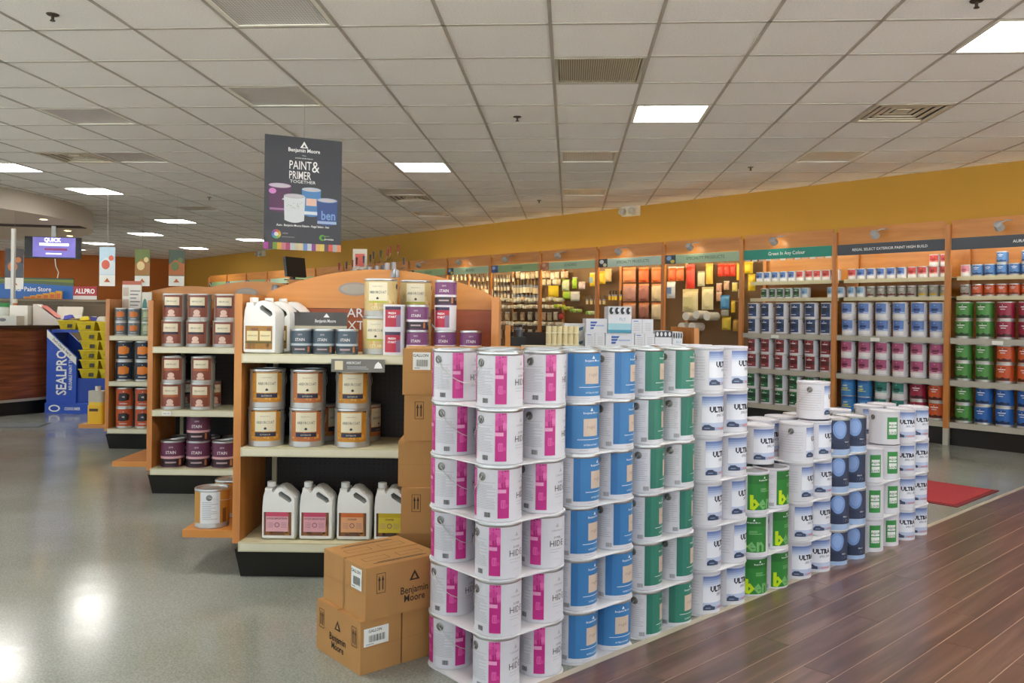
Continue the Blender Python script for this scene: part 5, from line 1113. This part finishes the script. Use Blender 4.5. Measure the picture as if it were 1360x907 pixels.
# ================================================================== SERVICE COUNTER
def ringpoly(r0, r1, a0, a1, n): return arc(r1, a0, a1, n) + arc(r0, a1, a0, n)
ct = thing('service_counter', 'curved walnut service counter at the far side of the shop', 'counter')
m = MB(); m.prism(ringpoly(5.0, 5.66, -62, -20.3, 24), .19, 1.03, COUNTERW, plane='xy'); m.build('front_panel', ct)
m = MB(); m.prism(ringpoly(5.02, 5.62, -62, -20.3, 24), .0, .16, BLACK, plane='xy'); m.build('kick_base', ct); m = MB(); m.prism(ringpoly(5.0, 5.68, -62, -20.3, 24), .16, .19, mat('b9b4ac', .4, metal=.4), plane='xy'); m.build('metal_band', ct)
m = MB(); m.prism(ringpoly(4.9, 5.74, -62, -20.3, 24), 1.03, 1.07, mat('3f2a20', .3, name='counter_top_edge'), plane='xy'); m.build('worktop', ct)
ZT = 1.0705
def at_counter(px, d): return ((px - CX + ROLL * -10) / F * d, d)
def cbox(px, d, w, dp, h_, col, nm, lb, cat, z=ZT, rz=0.2, deco=None):
    x, y = at_counter(px, d); t = thing(nm, lb, cat, (x, y, z), rz); MB().bx(-w / 2, w / 2, -dp / 2, dp / 2, 0, h_, C(col)).build('body', t)
    if deco: m = MB(); deco(m, w, dp, h_); m.build('printing', t)
    return t
cbox(29, 10.40, .20, .2, .24, 'e6e2d8', 'white_box', 'plain white box standing on the counter', 'box'); cbox(3, 10.08, .40, .26, .11, 'e0ddd2', 'paper_stack', 'white stack of papers near the picture edge on the counter', 'papers', deco=lambda m, w, dp, h_: m.disc(.05, h_ * .6, .04, .02, -dp / 2 - .001, INKG))
t = thing('leaflet_holder', 'sloping white leaflet box with red stripe on the counter', 'box', (*at_counter(64, 10.62), ZT), .25); m = MB(); m.prism([(-.14, 0), (.16, 0), (.16, .05), (-.10, .26), (-.14, .26)], -.12, .12, C('e4dcd2')); m.build('holder', t); m = MB(); m.prism([(.10, .115), (.13, .096), (-.02, .225), (-.05, .245)][::-1], -.125, .125, C('c8584c')); m.build('red_stripe', t)
t = thing('plastic_jar', 'clear jar with green lid on the counter', 'jar', (*at_counter(4, 10.55), ZT)); m = MB(); m.lathe([(.075, 0), (.08, .02), (.08, .2), (.07, .22)], C('cfd2c8'), 18); m.build('body', t); m = MB(); m.lathe([(.08, .2205), (.08, .265), (.07, .27)], C('3f8a4a'), 18); m.build('lid', t)
t = thing('spray_bottle', 'orange bottle standing beside the pole on the counter', 'bottle', (*at_counter(20, 10.64), ZT)); m = MB(); m.lathe([(.05, 0), (.055, .02), (.055, .18), (.025, .24), (.022, .27)], C('c06a30'), 16); m.build('body', t); m = MB(); m.lathe([(.028, .2705), (.028, .32)], C('ddd4c0'), 12); m.build('cap', t)
t = thing('metal_pole', 'slim grey metal pole standing upright on the counter', 'pole', (*at_counter(17, 10.85), ZT)); m = MB(); m.bx(-.02, .02, -.02, .02, 0, 2.30 - ZT, mat('b5b2ac', .4, metal=.3)); m.build('tube', t); MB().bx(-.05, .05, -.05, .05, 0, .01, STEEL).build('foot_plate', t)
t = thing('till_monitor', 'tilted beige till screen behind the blue display', 'monitor', (*at_counter(93, 11.0), ZT), .3); MB().bx(-.06, .06, -.06, .06, 0, .05, C('8a857a')).build('stand', t); MB().box((0, 0, .14), (.30, .05, .2), C('cfc8b8'), rx=R_(-35)).build('screen', t)

# --- blue cardboard display of yellow tubs
DXL = -5.66; DDY = 10.27
t = thing('cardboard_display', 'blue cardboard floor display with white slanted header holding yellow tubs', 'display stand', (DXL, DDY, 0)); BLU = C('2b55c0'); BLU2 = C('2347a8')
m = MB(); m.prism([(0, .13), (.36, .13), (.36, .68), (0, 1.02)], 0, .035, BLU); m.build('side_panel', t)
m = MB(); m.prism([(0, .13), (.36, .13), (.36, .68), (0, 1.02)], .42, .45, BLU); m.build('side_panel', t)
m = MB(); m.bx(.36, .78, .03, .44, .13, .43, BLU2); m.build('front_tray', t); m = MB(); m.bx(-.005, .80, -.02, .46, 0, .13, BLU); m.build('plinth', t); m = MB(); m.bx(0, .04, .035, .42, .13, .98, BLU2); m.build('back_panel', t); MB().bx(.0, .34, .10, .42, .985, 1.02, BLU2).build('top_shelf', t)
m = MB(); y = -.001
m.poly([(0, .93), (.36, .59), (.36, .68), (0, 1.02)], y, PAPER); M = Matrix.Translation((.235, 0, .50)) @ Matrix.Rotation(R_(-90), 4, 'Y')
m.text('SEALPRO', 0, -.005, .175, y - .0006, INKW, .02, sx=.78, M=M); m.text('REUSABLE PAINT TRAY', 0, -.075, .055, y - .0006, INKW, .01, sx=.75, M=M)
M2 = Matrix.Translation((.17, 0, .79)) @ Matrix.Rotation(R_(43.4), 4, 'Y'); m.text("Don't Clean It, Seal It!", 0, .01, .042, y - .0006, C('2a3a6a'), .01, sx=.8, M=M2)
m.build('printed_face', t); m = MB()
for (cx, w, tx) in ((.13, .07, 'CONSUMER'), (.66, .05, '')):
    yy = -.0212; m.disc(cx - .02, .065, w, .042, yy, INKW); m.disc(cx - .02, .065, w * .72, .028, yy - .0006, BLU)
    if tx: m.text(tx, cx + .20, .045, .05, yy, INKW, .015, sx=.72)
m.build('plinth_print', t)
YEL = mat('e3c81a', .4, name='yellow_tub_plastic')
tb = MB(); tb.add([(x * (.09 if z == 0 else .115), y * (.13 if z == 0 else .15), z) for z in (0, .105) for y in (-1, 1) for x in (-1, 1)], [(0, 2, 3, 1), (0, 1, 5, 4), (2, 6, 7, 3), (0, 4, 6, 2), (1, 3, 7, 5)], YEL)
tb.add([(x * (.086 if z < .05 else .110), y * (.126 if z < .05 else .145), z) for z in (.006, .104) for y in (-1, 1) for x in (-1, 1)], [(1, 3, 2, 0), (4, 5, 1, 0), (3, 7, 6, 2), (2, 6, 4, 0), (5, 7, 3, 1)], mat('c9ae12', .5)); tb.box((0, -.152, .108), (.25, .01, .012), YEL); tb.box((0, .152, .108), (.25, .01, .012), YEL); tb.box((-.118, 0, .108), (.01, .3, .012), YEL); tb.box((.118, 0, .108), (.01, .3, .012), YEL)
tbm = tb.mesh('tub'); lbm = MB(); lbm.box((.03, -.1435, .055), (.06, .003, .07), C('3a3420'), rx=R_(-11)); lbm.box((-.05, -.1435, .06), (.03, .003, .03), C('c9a818'), rx=R_(-11)); lbmm = lbm.mesh('label')
for r_ in range(5):
    for c_ in range(2):
        o = thing('yellow_tub', 'yellow plastic tub, %s layer, %s of the blue display' % (LEVEL[r_], ('near the header', 'near the gondola')[c_]), 'tub', (DXL + .50 + c_ * .245 + .01 * (r_ % 2), DDY + .17, .4305 + r_ * .116), 0, 'yellow tubs in the blue display'); put('tub', tbm, o); put('label', lbmm, o)
for c_ in range(3):
    o = thing('yellow_tub', 'yellow plastic tub on the top layer, %s from the counter' % NTH[c_], 'tub', (DXL + .18 + c_ * .262, DDY + (.20 if c_ else .27), (.4305 + 5 * .116) if c_ else 1.022), 0, 'yellow tubs in the blue display'); put('tub', tbm, o); put('label', lbmm, o)
rn = random.Random(9)
for k in range(9):
    c = ['5a58b8', 'e8e4de', 'd8772c', 'e3c81a', '4a4aa8', 'c8ccd8', 'e8e0d0', '8aa83a', '6a68c0'][k]; xx = DXL + .20 + .068 * k; o = thing('sample_pack', 'small %s sachet lying on the top tubs' % ['violet', 'white', 'orange', 'yellow', 'indigo', 'pale grey', 'cream', 'green', 'lilac'][k], 'packet', (xx, DDY + .12 + .08 * (k % 3), 1.132 if k > 1 else 1.15), rn.uniform(-.6, .6), 'sachets on the blue display')
    m = MB(); m.box((0, 0, .025), (.11, .07, .045), C(c), rx=rn.uniform(-.2, .2), ry=rn.uniform(-.3, .3), top=.7); m.build('packet', o); m = MB(); m.box((0, 0, .05), (.05, .04, .008), C('efe9dc')); m.build('label', o)

# --- signs and goods at the back counter
bc = thing('back_counter', 'beige back counter unit with shelves along the far side', 'counter', (-8.6, 12.8, 0), R_(12)); bl_ = MB(); bl_.bx(-1.2, 2.4, 0, .5, 0, 1.40, C('8a7458')); bl_.build('cabinet', bc); MB().bx(-1.25, 2.45, -.04, .54, 1.40, 1.43, C('b8a888')).build('worktop', bc)
for k in range(5): MB().bx(-1.15 + k * .71, -.48 + k * .71, -.012, 0, .1, 1.34, C('7a6448')).build('door', bc)
def psign(px0, px1, py0, py1, d, nm, lb, rz, draw, back='3a3a3a', z0=None):
    X0_, _, Z1 = atd(px0, py0, d); X1_, _, Z0 = atd(px1, py1, d); z0 = Z0 if z0 is None else z0; w, h_ = X1_ - X0_, Z1 - z0
    t = thing(nm, lb, 'sign', ((X0_ + X1_) / 2, d, z0), rz); MB().bx(-w / 2, w / 2, 0, .02, 0, h_, C(back)).build('board', t); m = MB(); draw(m, w, h_, -.001); m.build('printed_face', t); return t
def dr1(m, w, h, y):
    m.rect(-w / 2, w / 2, 0, h, y, C('2f6ab8')); m.poly([(-w / 2, h * .62), (-w * .1, h * .75), (w / 2, h * .62), (w / 2, h), (-w / 2, h)], y - .0006, C('5a6a4a')); m.poly([(-w / 2, h * .8), (w * .1, h * .86), (w / 2, h * .78), (w / 2, h), (-w / 2, h)], y - .0012, C('7a8a3a')); m.rect(-w / 2, w / 2, h * .93, h, y - .0018, C('3a4a3a')); m.text('Your Paint Store', .04, h * .36, h * .30, y - .0018, INKW, .015, sx=.9)
psign(-20, 94, 368, 397, 12.75, 'store_sign', 'blue landscape sign board lettered in white behind the counter', R_(8), dr1, z0=1.4305)
def dr2(m, w, h, y): m.rect(-w / 2, w / 2, h * .28, h, y, C('b0353c')); m.rect(-w / 2, w / 2, 0, h * .28, y, C('e0dad4')); m.text('ALLPRO', 0, h * .46, h * .5, y - .0006, INKW, .03, sx=.8)
psign(98, 128, 380, 399, 12.85, 'store_sign', 'red sign board lettered ALLPRO with white foot', R_(5), dr2, z0=1.4305)
for k in range(6):
    X_, Y_, _ = atd(34 + k * 8, 400, 12.6); t = thing('yellow_box', 'yellow carton in the row before the blue sign, %s from left' % NTH[k], 'box', (X_, 12.66 + .01 * k, 1.4305), R_(10), 'yellow cartons before the blue sign')
    if False: pass
    MB().bx(-.042, .042, -.05, -.0, 0, .03 + .018 * k, C('d9a02a')).build('body', t); MB().bx(-.03, .03, -.052, -.0505, .008, .022 + .012 * k, C('c8602a')).build('label', t)
# hanging pennants
PN = [('3a3438', '4a5058', 'c8743a', 'dark pennant with orange blossom pictures'), ('bcd8e8', 'd8e4e8', 'd8604a', 'pale blue pennant with a red house'), ('6a7a3a', 'a8743a', 'e0c890', 'green and brown pennant with a pale figure'), ('4a5a4a', 'b86a34', '6a7a44', 'dark green pennant with orange leaves')]
for k, (px0, px1, py0, py1) in enumerate(((8, 30, 330, 384), (133, 152, 328, 380), (180, 198, 331, 380), (225, 244, 332, 380))):
    d = 11.6; X0_, _, Z1 = atd(px0, py0, d); X1_, _, Z0 = atd(px1, py1, d); w, h_ = X1_ - X0_, Z1 - Z0
    t = thing('pennant', PN[k][3] + ' hanging from the ceiling', 'banner', ((X0_ + X1_) / 2, d, Z0), R_(10), 'hanging picture pennants'); MB().bx(-w / 2, w / 2, 0, .006, 0, h_, PAPER).build('sheet', t)
    m = MB(); y = -.001; m.rect(-w / 2, w / 2, h_ * .28, h_, y, C(PN[k][0])); m.poly([(-w / 2, h_ * .30), (w / 2, h_ * .30), (w / 2, h_ * .62), (-w * .1, h_ * .74), (-w / 2, h_ * .58)], y - .0006, C(PN[k][1])); m.disc(-.02, h_ * .55, w * .26, h_ * .12, y - .0012, C(PN[k][2])); m.disc(.05, h_ * .72, w * .16, h_ * .07, y - .0018, C(PN[k][2])); m.poly([(-w * .2, h_ * .10), (w * .2, h_ * .10), (w * .1, h_ * .15), (0, h_ * .21), (-w * .1, h_ * .15)], y - .0006, C('c8642a')); m.build('printed_face', t)
    m = MB(); m.tube([(0, .003, h_), (0, .003, ZC - Z0 - .005)], .0015, STEEL, 5); m.build('hanging_wire', t)
# television under the bulkhead
X_, Y_, Z_ = atd(70.5, 329, 13.5); t = thing('wall_television', 'black television with violet screen hung under the bulkhead', 'television', (X_, Y_, Z_), R_(14)); TW, THh = .41, .172
m = MB(); m.bx(-TW, TW, 0, .05, -THh, THh, mat('101012', .25, name='television_black')); m.build('casing', t); m = MB(); m.rect(-TW * .72, TW * .80, -THh * .88, THh * .96, -.001, mat('6f66b0', .3, emit=.9, var=.3, scale=5, name='screen_glow'))
m.text('QUICK', -.01, THh * .56, .085, -.0016, mat('ffffff', .4, emit=1.2, name='screen_white'), .03, sx=.9); m.rect(-TW * .48, TW * .56, THh * .18, THh * .42, -.0016, mat('ffffff', .4, emit=1.2, name='screen_white')); m.rect(-TW * .3, TW * .5, -THh * .25, -THh * .05, -.0016, mat('8a3a6a', .4, emit=.6)); m.rect(-TW * .25, TW * .3, -THh * .62, -THh * .5, -.0016, mat('ffffff', .4, emit=1.2, name='screen_white')); m.build('screen', t)
MB().bx(-.03, .03, .02, .05, THh, 2.619 - Z_, STEEL).build('ceiling_bracket', t); m = MB(); m.tube([(.02, .04, -THh), (.03, .05, -THh - .12), (.07, .06, -THh - .22), (.04, .07, -THh - .36), (.08, .08, -THh - .48)], .008, PAPER, 6); m.build('power_cord', t)
# price poster and card on the third gondola
def dr3(m, w, h, y):
    m.rect(-w / 2, w / 2, h * .93, h, y, C('c86a50'))
    for k in range(4): m.rect(-w * .46, -w * .16, h * (.06 + .22 * k), h * (.22 + .22 * k), y, C('d9c8b8'))
    for k in range(12): m.rect(-w * .08, w * (.25 + .2 * ((k * 7) % 3) / 2), h * (.08 + .066 * k), h * (.10 + .066 * k), y, INKG)
psign(163, 187, 373, 407, 7.90, 'price_poster', 'white price poster with pale swatches behind the small grey cans', R_(4), dr3, 'efe8e0', z0=CS[2] + .001)
def dr4(m, w, h, y): m.disc(-w * .15, h * .6, w * .25, h * .25, y, C('4a8a80')); m.rect(w * .12, w * .4, h * .55, h * .65, y, INKG)
psign(188, 201, 388, 411, 7.92, 'price_card', 'white card with green seal beside the redwood cans', R_(4), dr4, 'efeade', z0=CS[2] + .001)
# --- tall far fixture with monitor and grey roller frames
X0_ = (384 - 680) / F * 10.2; t = thing('tall_display_unit', 'tall orange display unit far behind the arched headers', 'display shelf', (X0_, 10.2, 0)); MB().bx(0, 1.6, .0, .6, 0, 1.63, ORANGE).build('carcass', t); MB().bx(-.02, 1.62, -.02, .62, 1.63, 1.66, ORANGE).build('top', t)
for z in (.4, .8, 1.2): MB().bx(.02, 1.58, -.18, 0, z, z + .03, CREAM).build('shelf', t)
X_ = (387 - 680) / F * 10.3; t = thing('computer_monitor', 'black monitor seen edge-on above the far display unit', 'monitor', (X_ + .02, 10.36, 1.6605), R_(62)); MB().box((0, 0, .16), (.34, .04, .24), BLACK, rx=R_(-8)).build('screen', t); MB().bx(-.08, .08, -.08, .10, 0, .012, BLACK).build('stand_base', t); MB().bx(-.02, .02, .01, .04, .012, .1, BLACK).build('stand_neck', t)
rn = random.Random(4)
for k in range(12):
    px = 446 + k * 7.6; X_, Y_, Z_ = atd(px, 360, 10.45); hh = .12 + .022 * k if k < 11 else .2; c = rn.choice(['8a8c90', '6a6c72', 'a8a8ac', '55565c'])
    t = thing('paint_roller', 'grey paint roller frame standing on the far display unit, %s from left' % NTH[k], 'paint roller', (X_, 10.42 + .08 * (k % 3), 1.6605), R_(rn.uniform(-30, 30)), 'roller frames on the far unit')
    if X_ > X0_ + 1.5: t.location.x = X0_ + 1.5
    m = MB(); m.lathe([(.028, 0), (.032, .01), (.032, hh * .7), (.028, hh * .72)], mat(c, .9, bump=.2, scale=90), 12); m.build('sleeve', t); m = MB(); m.tube([(0, 0, hh * .7), (0, 0, hh * .85), (.05, 0, hh * .9), (.05, 0, hh * 1.1)], .004, STEEL, 6); m.build('frame', t); m = MB(); m.tube([(.05, 0, hh * 1.1), (.05, 0, hh * 1.1 + .09)], [.009, .013], C(rn.choice(['2a2a2e', '3a3a50', '8a2a2a'])), 8); m.build('grip', t)
t = thing('pink_tag', 'pale tag with red patch on the far display unit', 'tag', (atd(478, 340, 10.7)[0], 10.7, 1.6605)); MB().bx(-.09, .09, 0, .01, 0, .42, C('d8cfc0')).build('card', t); MB().bx(-.06, .06, -.002, 0, .2, .36, C('d8685a')).build('red_patch', t)
# --- dark kit and yellow pot on the low gondola's end
t = thing('black_sprayer', 'dark machine standing at the left of the low gondola', 'tool', (on_px(688, 5.95), 5.98, 1.0005)); MB().bx(-.05, .05, -.09, .09, 0, .10, C('2a2a2c')).build('body', t); m = MB(); m.lathe([(.03, .10), (.035, .15), (.02, .17)], C('5a5a5e'), 14); m.build('knob', t); m = MB(); m.tube([(-.03, 0, .10), (-.03, 0, .19), (.03, 0, .19), (.03, 0, .17)], .006, C('8a8a8c'), 6); m.build('handle', t)
